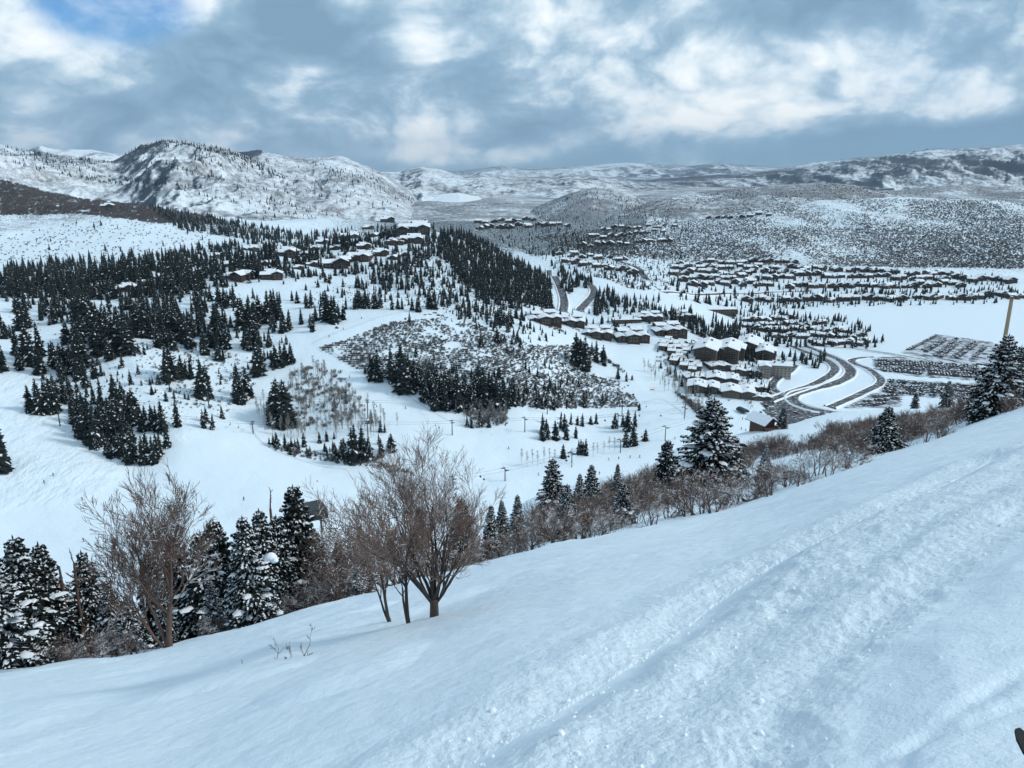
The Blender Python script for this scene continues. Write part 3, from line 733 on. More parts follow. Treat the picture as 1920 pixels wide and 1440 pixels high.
def brush_far(seed, H_=1.0):
    """one clump of leafless brush seen from far off"""
    rng = random.Random(seed); B = MB()
    for k in range(38):
        a = rng.uniform(0, 6.283); l_ = rng.uniform(.05, .75); bx, by = math.cos(a) * .25 * rng.random(), math.sin(a) * .25 * rng.random()
        h_ = H_ * rng.uniform(.55, 1.0) * (1 - .25 * l_); e = (bx + math.cos(a) * l_ * .6, by + math.sin(a) * l_ * .6, h_)
        w_ = rng.uniform(.009, .022); pa = a + 1.57
        B.add([(bx - math.cos(pa) * w_ * .6, by - math.sin(pa) * w_ * .6, -.1), (bx + math.cos(pa) * w_ * .6, by + math.sin(pa) * w_ * .6, -.1), (e[0] + math.cos(pa) * w_, e[1] + math.sin(pa) * w_, e[2] * .8), e, (e[0] - math.cos(pa) * w_ * 1.6, e[1] - math.sin(pa) * w_ * 1.6, e[2] * .75)], [(0, 1, 2, 3, 4)])
    return B.mesh('brush_clump', MAT_FARTWIG)
BRUSH_FAR = [brush_far(340 + i) for i in range(4)]
def aspen(seed):
    rng = random.Random(seed); B = MB()
    B.tube([(0, 0, -.05), (rng.uniform(-.01, .01), 0, .5), (rng.uniform(-.02, .02), 0, 1.0)], [.010, .007, .0025], 4, 0, False)
    for k in range(46):
        z0 = rng.uniform(.32, .97); a = rng.uniform(0, 6.283); L = (.06 + .17 * (1 - abs(z0 - .55) / .55)) * rng.uniform(.6, 1.1)
        d = Vector((math.cos(a) * .75, math.sin(a) * .75, .75)); p = Vector((0, 0, z0)); e = p + d * L * .8
        B.tube([p, p.lerp(e, .5) + Vector((0, 0, -.008)), e], [.0042, .003, .0016], 3, 0, False)
        for j in range(3):
            q = p.lerp(e, rng.uniform(.3, 1)); e2 = q + Vector((rng.gauss(0, .5), rng.gauss(0, .5), rng.uniform(.2, 1))) * .075
            B.tube([q, e2], [.0026, .0014], 3, 0, False)
    return B.mesh('aspen_tree', MAT_ASPEN)
ASPEN = [aspen(360 + i) for i in range(3)]

# ------------------------------------------------------------------ scattering what nobody could count
def scatter(name, label, protos, P, S, R, IDX):
    """one object: a cloud of points with a plant standing on each"""
    me = bpy.data.meshes.new(name); P = np.asarray(P, np.float32)
    me.vertices.add(len(P)); me.vertices.foreach_set('co', P.ravel())
    for an, tp, av in (('psize', 'FLOAT_VECTOR', S), ('prot', 'FLOAT', R), ('pidx', 'INT', IDX)):
        a = me.attributes.new(an, tp, 'POINT'); a.data.foreach_set('vector' if tp == 'FLOAT_VECTOR' else 'value', np.asarray(av).ravel().astype(np.int32 if tp == 'INT' else np.float32))
    me.update()
    o = bpy.data.objects.new(name, me); COL.objects.link(o)
    hid = bpy.data.collections.new(name + '_kinds')
    for i, pm in enumerate(protos):
        po = bpy.data.objects.new('%s_kind_%02d' % (name, i), pm); hid.objects.link(po)
    ng = bpy.data.node_groups.new(name, 'GeometryNodeTree'); ng.is_modifier = True
    ng.interface.new_socket('Geometry', in_out='INPUT', socket_type='NodeSocketGeometry'); ng.interface.new_socket('Geometry', in_out='OUTPUT', socket_type='NodeSocketGeometry')
    N = ng.nodes; gi = N.new('NodeGroupInput'); go = N.new('NodeGroupOutput')
    m2p = N.new('GeometryNodeMeshToPoints'); iop = N.new('GeometryNodeInstanceOnPoints'); ci = N.new('GeometryNodeCollectionInfo')
    ci.inputs[0].default_value = hid; ci.inputs['Separate Children'].default_value = True; ci.inputs['Reset Children'].default_value = True
    def at_(nm, tp):
        n_ = N.new('GeometryNodeInputNamedAttribute'); n_.data_type = tp; n_.inputs[0].default_value = nm; return n_.outputs[0]
    e2r = N.new('ShaderNodeCombineXYZ'); L = ng.links.new
    L(at_('prot', 'FLOAT'), e2r.inputs[2])
    L(gi.outputs[0], m2p.inputs[0]); L(m2p.outputs[0], iop.inputs['Points']); L(ci.outputs[0], iop.inputs['Instance'])
    iop.inputs['Pick Instance'].default_value = True
    L(at_('pidx', 'INT'), iop.inputs['Instance Index']); L(e2r.outputs[0], iop.inputs['Rotation']); L(at_('psize', 'FLOAT_VECTOR'), iop.inputs['Scale'])
    L(iop.outputs[0], go.inputs[0])
    md = o.modifiers.new('scatter', 'NODES'); md.node_group = ng
    tag(o, label, None, None, 'stuff')
    return o
def sample_poly(poly, n, rng, avoid=()):
    us = np.array([p[0] for p in poly]); vs_ = np.array([p[1] for p in poly]); U = []; V = []
    while len(U) < n:
        a = rng.uniform(us.min(), us.max(), 4 * n); b_ = rng.uniform(vs_.min(), vs_.max(), 4 * n)
        k = in_poly(a, b_, poly)
        for av in avoid: k &= ~in_poly(a, b_, av)
        U.extend(a[k]); V.extend(b_[k])
        if not k.any(): break
    return np.array(U[:n]), np.array(V[:n])

# ------------------------------------------------------------------ placing the woods
NR = np.random.default_rng(7); PR = random.Random(17)
def mesh_h(me): return max(v.co.z for v in me.vertices)
def z_at_row(v, Y): return H - tan_dep(v) * Y

# --- firs on the slopes, picked one by one: (column, foot row, top row)
def zl(lst, sc, ox, oy): return [(ox + a / sc, oy + b_ / sc, oy + c / sc) for a, b_, c in lst]
PICK = zl([(30,440,245),(30,670,420),(150,370,120),(200,600,200),(280,690,480),(380,290,150),(380,640,440),(430,740,560),(400,650,450),(530,330,60),(550,700,310),(490,620,450),(600,640,400),(610,780,540),(680,450,150),(740,440,200),(820,540,250),(900,550,300),(720,700,590),(870,640,530),(985,700,610),(930,770,650),(990,550,460),(1030,560,470),(960,330,130),(1030,430,130),(1080,380,150),(1140,330,180),(1130,500,320),(1190,480,350),(1190,750,470),(1290,720,540),(1360,720,560),(1240,440,190),(1340,510,280),(1300,450,200),(1460,560,330),(1440,860,560),(1480,860,600),(1530,450,160),(1610,510,320),(1560,220,20),(1600,220,60),(1720,380,130),(1780,380,140),(1640,360,260),(1780,520,330),(1680,720,600),(1710,890,700),(1660,150,40),
 (290,980,700),(350,980,730),(400,970,740),(510,850,720),(530,1040,860),(560,1140,1010),(620,1100,790),(640,1200,880),(720,920,700),(720,1180,930),(820,930,690),(830,1100,850),(900,1060,820),(950,1060,850),(1010,1090,900),(760,1260,1080),(860,1290,1100),(940,1330,1080),(1020,1340,1110),(1120,1290,1100),(1120,1110,900),(1160,1110,860),(1240,870,790),(1315,870,810),(1340,870,820),(1080,830,760),(20,1380,980),(1450,1080,930),(1510,1080,960),(1580,1010,900),
 (120,560,330),(230,640,400),(580,480,230),(640,400,180),(690,560,300),(780,480,230),(850,420,190),(560,560,330),(470,480,300),(790,1180,960),(680,1080,880),(870,1180,960),(560,980,800),(450,880,700)], 3.79, 0, 520)
PICK += zl([(60,300,50),(110,280,70),(230,250,0),(265,230,0),(310,230,90),(340,310,150),(360,400,320),(170,450,300),(90,430,260),(160,610,360),(460,250,130),(540,310,170),(640,230,0),(690,250,40),(720,210,100),(560,230,110),(530,140,0),(600,130,20),(770,150,50),(830,150,60),(870,140,10),(910,140,0),(970,140,10),(1010,140,40),(1090,150,70),(1130,150,60),(1160,150,60),(1270,170,20),(1210,240,160),(1350,150,20),(1390,150,40),(1700,410,310),(1550,180,120),(290,550,380),(330,550,370),(270,580,510),(20,800,560),(50,800,640),(300,960,610),(360,950,580),(330,970,700),
 (990,650,410),(930,600,520),(905,600,540),(1090,660,390),(1130,650,480),(1180,720,400),(1210,700,430),(1250,720,520),(1280,700,490),(1310,790,550),(1390,840,590),(1420,760,600),(1450,840,640),(1500,800,600),(1550,850,570),(1600,830,600),(1640,850,650),(1700,830,540),(1720,820,560),(1810,840,600),(1860,830,650),(1770,420,390),(1255,480,390),(1820,380,260),(1740,90,0),(1840,260,120),
 (1350,760,560),(1480,720,560),(1660,760,580),(1760,790,620),(1240,640,480),(1340,660,520),(1530,720,600),
 (295,1110,990),(350,1110,1000),(480,1100,990),(590,1080,990),(640,1070,980),(690,1060,990),(740,1180,1040),(820,1220,950),(930,1190,1010),(900,1200,1030),(1070,1130,1020),(520,1160,1110),(560,1170,1120),(640,1160,1090),(700,1180,1060),(945,940,840),(1010,1000,900),(1040,1000,930),(770,800,700),(690,850,750),(1000,1090,1000),(1700,970,830),(1610,970,880),(1640,970,870),(1760,970,890),(240,1090,1030),(270,1090,1010),(420,1110,1040),(440,1120,1030),(380,1110,1060)], 3.692, 440, 540)
PICK += zl([(740,820,560),(710,790,570),(820,750,590),(885,780,660),(980,880,780),(1040,890,820),(1080,890,840),(235,590,540),(265,600,530),(190,690,620),(130,480,360),(355,520,440),(200,540,440),(220,370,230),(10,640,540),(20,1080,800),(110,1090,890),(170,1080,880),(240,1060,890),(310,1050,940),(400,1080,970),(440,1090,980),(475,1080,950),(550,1090,1020),(580,910,850),(620,920,840),(660,920,850),(700,930,860),(740,1080,950),
 (445,1190,1110),(575,1170,1100),(605,1250,1110),(645,1200,1110),(690,1200,1130),(725,1210,1110),(540,1310,1160),(480,1310,1180),(440,1310,1210),(610,1300,1190),(680,1300,1200),(825,1200,1110),(785,1200,1130),(590,1440,1330),(700,1420,1300),(750,1420,1290),(1085,1350,1190),(1035,1360,1250),(1175,1320,1220),(1050,1250,1080),(1130,1100,1040)], 3.79, 900, 480)
LAND = [(60, 610, 'on the steep slope beside the left ski run'), (180, 800, 'in the stand above the left ski run'), (300, 600, 'on the slope below the ridge-top houses'),
        (420, 690, 'above the junction of the groomed runs'), (530, 770, 'in the tall pair beside the groomed run'), (620, 590, 'beside the top of the groomed run'), (560, 850, 'in the low row at the foot of the aspen grove'),
        (650, 855, 'at the corner of the aspen island'), (720, 570, 'lining the upper edge of the groomed run'), (830, 570, 'near the rocks at the head of the brush knoll'), (740, 690, 'at the left edge of the brush knoll'),
        (860, 720, 'at the foot of the brush knoll'), (1000, 740, 'at the foot of the knoll under the chairlift'), (1100, 660, 'standing alone by the curving run'), (1040, 810, 'in the strip between two cat tracks'),
        (1090, 860, 'in the strip beside the lowest run'), (940, 590, 'on the flank of the wooded ridge'), (1180, 840, 'at the end of the tree strip by the base area'), (480, 620, 'between the two upper clearings'), (900, 820, 'by the lift tower under the knoll')]
_seen = {}
def size_word(hp): return 'very tall' if hp > 75 else 'tall' if hp > 52 else 'medium-height' if hp > 34 else 'small' if hp > 20 else 'very small'
def place_fir(p, h_, label, group, kind=None):
    k = PR.randrange(6) if kind is None else kind
    tk, cr = FIR_MID[k]
    wd = PR.uniform(.78, 1.3)
    o = empty('fir_tree', (p[0], p[1], p[2] - .015 * h_), PR.uniform(0, 6.28), (h_ * wd, h_ * wd, h_)); o.rotation_euler.x = PR.gauss(0, .025); o.rotation_euler.y = PR.gauss(0, .025)
    link('trunk', tk, o); link('crown', cr, o)
    return tag(o, label, 'fir tree', group)
pk = np.array(PICK); PP = pix(pk[:, 0], pk[:, 1], 150.0)
FIR_XY = []
cands = {}
for (u_, vb, vt), p in zip(PICK, PP):
    h_ = max(3.0, float(z_at_row(vt, p[1]) - p[2]))
    h_ = min(h_, 34.0)
    ln = min(LAND, key=lambda L: (L[0] - u_) ** 2 + (L[1] - vb) ** 2)[2]
    cands.setdefault((size_word(vb - vt), ln), []).append((u_, p, h_))
ORD = ['first', 'second', 'third', 'fourth', 'fifth', 'sixth', 'seventh', 'eighth', 'ninth', 'tenth', 'eleventh', 'twelfth', 'thirteenth', 'fourteenth', 'fifteenth', 'sixteenth']
NUMW = ORD + ['seventeenth', 'eighteenth', 'nineteenth', 'twentieth'] + ['twenty-' + x for x in ORD[:9]]
for (sw, ln), lst in cands.items():
    lst.sort(key=lambda q: q[0])
    for i, (u_, p, h_) in enumerate(lst):
        lab = '%s dark fir %s' % (sw, ln) if len(lst) == 1 else '%s %s fir %s' % ('leftmost' if i == 0 else 'rightmost' if i == len(lst) - 1 else NUMW[i], sw, ln)
        place_fir(p, h_, lab, 'firs on the slopes across the ski run'); FIR_XY.append((p[0], p[1]))

HOLES = [(445, 526, 44), (511, 522, 40), (406, 484, 22), (472, 470, 30), (540, 482, 42), (567, 482, 24), (606, 458, 24), (632, 502, 50), (676, 488, 48), (683, 467, 26), (715, 480, 30), (737, 487, 22), (657, 447, 36), (740, 458, 38), (772, 455, 44), (778, 436, 60), (430, 500, 20), (372, 512, 20), (500, 498, 20), (585, 500, 20), (270, 535, 20), (590, 470, 18), (628, 468, 18), (700, 445, 20), (755, 480, 18), (690, 430, 18), (755, 412, 18), (560, 505, 16), (727, 417, 26), (806, 416, 32), (240, 546, 34), (184, 540, 22), (300, 525, 24)]
# --- smaller companions filling the stands
cp_, cs_ = [], []
for (u_, vb, vt), p in zip(PICK, PP):
    if vb - vt < 34: continue
    h_ = min(34.0, float(z_at_row(vt, p[1]) - p[2]))
    for _ in range(PR.choice((1, 2, 2, 3))):
        x, y = p[0] + PR.gauss(0, 5.0), p[1] + PR.uniform(-2, 13); cp_.append((x, y, float(gz(x, y)[0]) - .2)); cs_.append(h_ * PR.uniform(.5, .95))
for poly, n, lo, hi in [([(420, 540), (520, 525), (700, 505), (860, 520), (980, 590), (940, 625), (840, 590), (760, 572), (620, 578), (560, 600), (540, 650), (500, 690), (440, 700), (400, 620)], 190, 4, 14),
    ([(470, 470), (640, 440), (800, 430), (840, 470), (760, 510), (640, 520), (480, 530)], 420, 7, 15), ([(0, 520), (300, 520), (420, 560), (420, 640), (240, 650), (100, 620), (0, 590)], 170, 9, 19), ([(150, 640), (330, 650), (440, 720), (330, 760), (200, 720)], 40, 3, 9), ([(840, 560), (960, 590), (1040, 640), (960, 650), (860, 610)], 60, 4, 10), ([(60, 700), (200, 760), (290, 860), (200, 850), (90, 770)], 40, 6, 16)]:
    U_, V_ = sample_poly(poly, n, NR, [[(540, 600), (620, 590), (760, 578), (745, 600), (650, 640), (600, 655), (560, 690), (500, 700), (530, 650)], [(370, 548), (520, 535), (560, 560), (470, 560)]] + [[(a - c * .6, b_ - 3), (a + c * .6, b_ - 3), (a + c * .4, b_ + 11), (a - c * .4, b_ + 11)] for a, b_, c in HOLES])
    for q in pix(U_, V_, 150.): cp_.append((q[0], q[1], q[2] - .2)); cs_.append(PR.uniform(lo, hi) * PR.choice((.6, 1, 1)))
cs_ = np.array(cs_); n = len(cs_)
scatter('fir_stand', 'smaller firs crowding the stands on the slopes', [m_[1] for m_ in FIR_MID], cp_, np.stack([cs_ * (_w := NR.uniform(.85, 1.4, n)), cs_ * _w, cs_], -1), NR.uniform(0, 6.28, n), NR.integers(0, 6, n))
# --- woods
RUNS = [[(540, 600), (620, 590), (760, 578), (745, 600), (650, 640), (600, 655), (700, 710), (820, 775), (930, 800), (1100, 800), (1210, 780), (1210, 740), (1160, 690), (1040, 612), (1060, 610), (1200, 680), (1290, 760), (1330, 800), (1250, 830), (900, 870), (880, 800), (760, 790), (640, 700), (560, 690), (490, 760), (470, 790), (500, 840), (560, 860), (700, 880), (800, 900), (800, 1050), (0, 1050), (0, 900), (300, 870), (440, 770), (500, 700), (530, 650)],
        [(360, 545), (520, 530), (560, 560), (470, 555)],
        [(1040, 512), (1030, 512), (1055, 590), (1100, 590), (1125, 545), (1112, 530), (1080, 590), (1060, 585)]]
RUNS += [[(a - c * .6, b_ - 3), (a + c * .6, b_ - 3), (a + c * .4, b_ + 11), (a - c * .4, b_ + 11)] for a, b_, c in HOLES]
def wood_points(poly, n, ymin=150.0, avoid=RUNS):
    U, V = sample_poly(poly, n, NR, avoid); return pix(U, V, ymin)
WOODS = [([(0, 505), (120, 498), (300, 480), (480, 452), (640, 432), (800, 420), (830, 432), (780, 445), (640, 470), (560, 500), (480, 530), (300, 560), (120, 562), (0, 560)], 1150, 11, 21),
         ([(60, 540), (330, 545), (420, 600), (420, 680), (300, 640), (180, 620), (60, 600)], 150, 10, 18),
         ([(828, 428), (900, 455), (960, 482), (1030, 522), (1036, 585), (980, 570), (900, 560), (860, 520), (820, 470)], 1250, 9, 16),
         ([(860, 520), (1000, 570), (985, 600), (940, 620), (860, 600), (800, 560), (690, 540), (700, 500), (820, 470)], 380, 5, 13),
         ([(640, 500), (820, 460), (850, 540), (760, 570), (640, 560)], 60, 5, 13),
         ([(1030, 492), (1060, 500), (1110, 530), (1160, 560), (1250, 590), (1300, 590), (1330, 620), (1390, 640), (1400, 665), (1330, 645), (1290, 620), (1200, 575), (1140, 580), (1110, 600), (1118, 560), (1090, 535), (1060, 560), (1045, 520)], 380, 8, 15),
         ([(1330, 590), (1420, 640), (1440, 690), (1400, 680), (1340, 640)], 110, 9, 16),
         ([(1250, 492), (1900, 524), (1920, 562), (1700, 565), (1400, 588), (1262, 560)], 620, 7, 14),
         ([(1360, 585), (1600, 600), (1660, 640), (1640, 655), (1480, 655), (1400, 640)], 330, 7, 13),
         ([(1440, 665), (1550, 670), (1540, 700), (1470, 680)], 34, 7, 12),
         ([(940, 400), (1250, 395), (1330, 440), (1180, 480), (1020, 490), (920, 450)], 700, 7, 13),
         ([(1230, 645), (1440, 655), (1480, 700), (1430, 760), (1300, 745), (1230, 690)], 130, 6, 12), ([(990, 585), (1300, 585), (1310, 640), (1000, 632)], 90, 5, 11), ([(1040, 455), (1260, 440), (1290, 490), (1255, 545), (1190, 545), (1100, 515), (1040, 490)], 520, 5, 10), ([(1120, 560), (1240, 560), (1240, 590), (1130, 590)], 70, 6, 11),
         ([(1390, 553), (1920, 543), (1920, 568), (1400, 583)], 260, 6, 11),
         ([(280, 388), (420, 412), (520, 432), (600, 448), (470, 452), (340, 432), (300, 412)], 650, 10, 19),
         ([(190, 385), (240, 388), (240, 400), (190, 398)], 12, 9, 14),
         ([(60, 400), (420, 440), (380, 480), (60, 470)], 30, 6, 14),
         ([(500, 835), (700, 850), (720, 880), (640, 880), (520, 850)], 40, 3, 7),
         ([(800, 690), (900, 700), (1100, 740), (1190, 760), (1050, 768), (860, 752)], 120, 4, 10),
         ([(900, 640), (1000, 610), (1100, 680), (1000, 720)], 26, 4, 9)]
wp = []; ws = []
for poly, n, lo, hi in WOODS:
    P_ = wood_points(poly, n); wp.append(P_); h_ = NR.uniform(lo, hi, len(P_)); ws.append(h_)
# trees on the mountains beyond
def on_mountain(idx, poly, n):
    X, Y, Z = MTN[idx]; U, V = proj(X, Y, Z); ok = np.argwhere(in_poly(U[:-1, :-1], V[:-1, :-1], poly))
    if len(ok) == 0: return np.zeros((0, 3))
    k = ok[NR.integers(0, len(ok), n)]; a = NR.random((n, 1)); b_ = NR.random((n, 1)); i, j = k[:, 0], k[:, 1]
    Q = np.stack([X, Y, Z], -1)
    return (Q[i, j] * (1 - a) + Q[i + 1, j] * a) * (1 - b_) + (Q[i, j + 1] * (1 - a) + Q[i + 1, j + 1] * a) * b_
for idx, poly, n, lo, hi in [
    (1, [(222, 296), (262, 274), (300, 262), (345, 266), (410, 276), (455, 290), (520, 325), (560, 345), (500, 335), (440, 312), (400, 292), (350, 278), (300, 278), (250, 290)], 700, 11, 20),
    (1, [(360, 275), (390, 285), (425, 320), (400, 330), (360, 300)], 160, 11, 19), (1, [(270, 300), (360, 318), (440, 345), (330, 322)], 170, 10, 18),
    (1, [(0, 274), (60, 285), (130, 298), (215, 304), (200, 312), (130, 330), (60, 318), (0, 300)], 420, 11, 20),
    (1, [(100, 325), (190, 330), (300, 345), (430, 355), (300, 352), (180, 345)], 260, 9, 17),
    (1, [(250, 280), (520, 320), (640, 390), (500, 420), (300, 360), (100, 330)], 420, 8, 17),
    (1, [(480, 350), (640, 360), (760, 415), (600, 420), (480, 390)], 500, 8, 16),
    (2, [(560, 300), (700, 330), (800, 390), (760, 380), (640, 340)], 300, 10, 20), (2, [(480, 300), (600, 320), (760, 390), (700, 400), (560, 370)], 260, 8, 18),
    (7, [(930, 432), (1030, 378), (1110, 352), (1190, 369), (1320, 415), (1200, 430)], 1200, 6, 12)]:
    P_ = on_mountain(idx, poly, n); wp.append(P_); ws.append(NR.uniform(lo, hi, len(P_)))
wp = np.concatenate(wp); ws = np.concatenate(ws); n = len(wp)
wp[:, 2] -= .2
wd = NR.uniform(.8, 1.5, n); ws *= NR.choice([.6, .85, 1.0, 1.0, 1.15], n)
scatter('conifer_woods', 'dark conifer woods covering the ridges and the far slopes', FIR_FAR, wp, np.stack([ws * wd, ws * wd, ws], -1), NR.uniform(0, 6.28, n), NR.integers(0, 4, n))
# --- leafless brush
BR = [([(600, 655), (640, 632), (740, 606), (830, 597), (900, 612), (1000, 650), (1090, 650), (1085, 700), (1180, 722), (1200, 765), (1010, 770), (860, 742), (800, 738), (740, 718), (660, 690)], 9500, 1.0, 2.3, 150),
      ([(1000, 445), (1250, 412), (1400, 396), (1530, 374), (1920, 376), (1920, 505), (1500, 500), (1260, 492), (1100, 480)], 32000, 1.8, 3.7, 1000),
      ([(0, 445), (260, 400), (480, 440), (360, 495), (0, 495)], 700, 2.0, 3.6, 1000),
      ([(0, 336), (200, 364), (420, 414), (300, 420), (150, 402), (0, 405)], 5200, 4.0, 7.5, 1000),
      ([(230, 640), (420, 650), (480, 720), (420, 780), (330, 760)], 260, 1.0, 2.6, 150),
      ([(700, 480), (860, 470), (1000, 580), (960, 620), (800, 575)], 420, 1.2, 2.8, 150),
      ([(500, 840), (700, 860), (800, 900), (700, 890), (560, 860)], 220, 1.0, 2.6, 150),
      ([(930, 800), (1010, 815), (1010, 830), (940, 830)], 90, 1.5, 3.0, 150),
      ([(870, 770), (950, 770), (950, 800), (880, 805)], 90, 2.0, 4.0, 150),
      ([(1080, 640), (1150, 660), (1200, 700), (1340, 780), (1320, 790), (1200, 720)], 260, 1.6, 3.4, 150),
      ([(1030, 600), (1090, 620), (1080, 634), (1020, 612)], 120, 1.0, 2.0, 150),
      ([(520, 700), (560, 690), (640, 700), (690, 770), (640, 800), (560, 800), (510, 760)], 170, 2.0, 4.2, 150), ([(0, 560), (480, 540), (520, 640), (440, 770), (330, 800), (200, 760), (60, 700)], 700, .5, 1.5, 150), ([(560, 560), (760, 500), (980, 560), (960, 620), (820, 580), (640, 585)], 500, .6, 1.8, 150),
      ([(1040, 455), (1260, 440), (1290, 490), (1255, 545), (1190, 545), (1100, 515), (1040, 490)], 1200, 1.5, 3.2, 1000), ([(1230, 645), (1440, 655), (1440, 760), (1300, 745), (1230, 690)], 260, 1.5, 3.0, 400),
      ([(560, 640), (640, 620), (660, 640), (580, 660)], 30, 1.0, 2.0, 150)]
bp = []; bs = []
for poly, n, lo, hi, ym in BR:
    P_ = wood_points(poly, n, ym, () if ym > 900 else RUNS)
    if n > 10000:                                  # clearings on the big hill
        q_ = fbm(P_[:, 0] / 150, P_[:, 1] / 300, 71, 4); P_ = P_[q_ + NR.uniform(-.25, .25, len(P_)) > -.22]
    elif n > 600:                                  # brush grows in patches
        q_ = fbm(P_[:, 0] / 18, P_[:, 1] / 26, 72, 3); P_ = P_[q_ + NR.uniform(-.25, .25, len(P_)) > -.38]
    bp.append(P_); bs.append(NR.uniform(lo, hi, len(P_)))
for idx, poly, n in [(8, [(1000, 432), (1240, 375), (1420, 351), (1560, 344), (1700, 366), (1920, 380), (1920, 410), (1400, 400)], 7000), (9, [(1560, 372), (1730, 352), (1920, 346), (1920, 385), (1600, 380)], 1500)]:
    P_ = on_mountain(idx, poly, n); P_ = P_[fbm(P_[:, 0] / 130, P_[:, 1] / 300, 75, 3) + NR.uniform(-.25, .25, len(P_)) > -.05]; bp.append(P_); bs.append(NR.uniform(2.6, 5.0, len(P_)))
bp = np.concatenate(bp); bs = np.concatenate(bs); n = len(bp)
scatter('oak_brush', 'leafless oak brush freckling the knoll and hillsides', BRUSH_FAR, bp, np.stack([bs * 1.15, bs * 1.15, bs], -1), NR.uniform(0, 6.28, n), NR.integers(0, 4, n))
# --- aspens
AS = [([(478, 775), (560, 705), (600, 695), (650, 735), (690, 770), (740, 800), (700, 825), (560, 830), (500, 815)], 230, 8, 13),
      ([(1200, 690), (1250, 700), (1340, 770), (1340, 795), (1280, 770)], 90, 7, 12), ([(860, 770), (950, 775), (950, 800), (870, 805)], 70, 6, 10)]
ap = []; as_ = []
for poly, n, lo, hi in AS:
    P_ = wood_points(poly, n, 150., ()); ap.append(P_); as_.append(NR.uniform(lo, hi, len(P_)))
ap = np.concatenate(ap); as_ = np.concatenate(as_); n = len(ap)
scatter('aspen_grove', 'bare grey aspen groves at the edges of the ski runs', ASPEN, ap, np.stack([as_, as_, as_], -1), NR.uniform(0, 6.28, n), NR.integers(0, 3, n))
_asp = [(978, 872), (988, 874), (998, 872), (1008, 874), (1020, 868), (1030, 866), (1040, 870), (1072, 866), (1112, 858), (1120, 852), (1132, 848), (1142, 845), (1152, 846), (745, 800), (722, 800), (655, 740)]
for i, ((u_, v_), p) in enumerate(zip(_asp, pix([a[0] for a in _asp], [a[1] for a in _asp], 150.))):
    o = link('aspen_tree', ASPEN[i % 3], None, tuple(p)); hh = PR.uniform(7.5, 11); o.scale = (hh,) * 3; o.rotation_euler = (0, 0, PR.uniform(0, 6))
    tag(o, ('%s slender bare aspen %s' % (ORD[i % 13] + ' from left' if i < 13 else 'thin', 'in the strip beside the lowest run' if i < 13 else ['at the tip of the aspen grove', 'behind the tip of the aspen grove', 'standing alone on the groomed run'][i - 13])), 'aspen tree', 'aspens beside the runs')

# ------------------------------------------------------------------ trees at the edge of the slope underfoot
FN = [conifer_near(401, 5, 1.25, .55, 30), conifer_near(402, 5, 1.05, .75, 32, .8), conifer_near(403, 5, 1.4, .45, 28, .75, .04), conifer_near(404, 5, .95, .6, 32, .9), conifer_near(405, 5, 1.6, .7, 26, .8, .05), conifer_near(406, 5, 1.15, .3, 30, .7)]
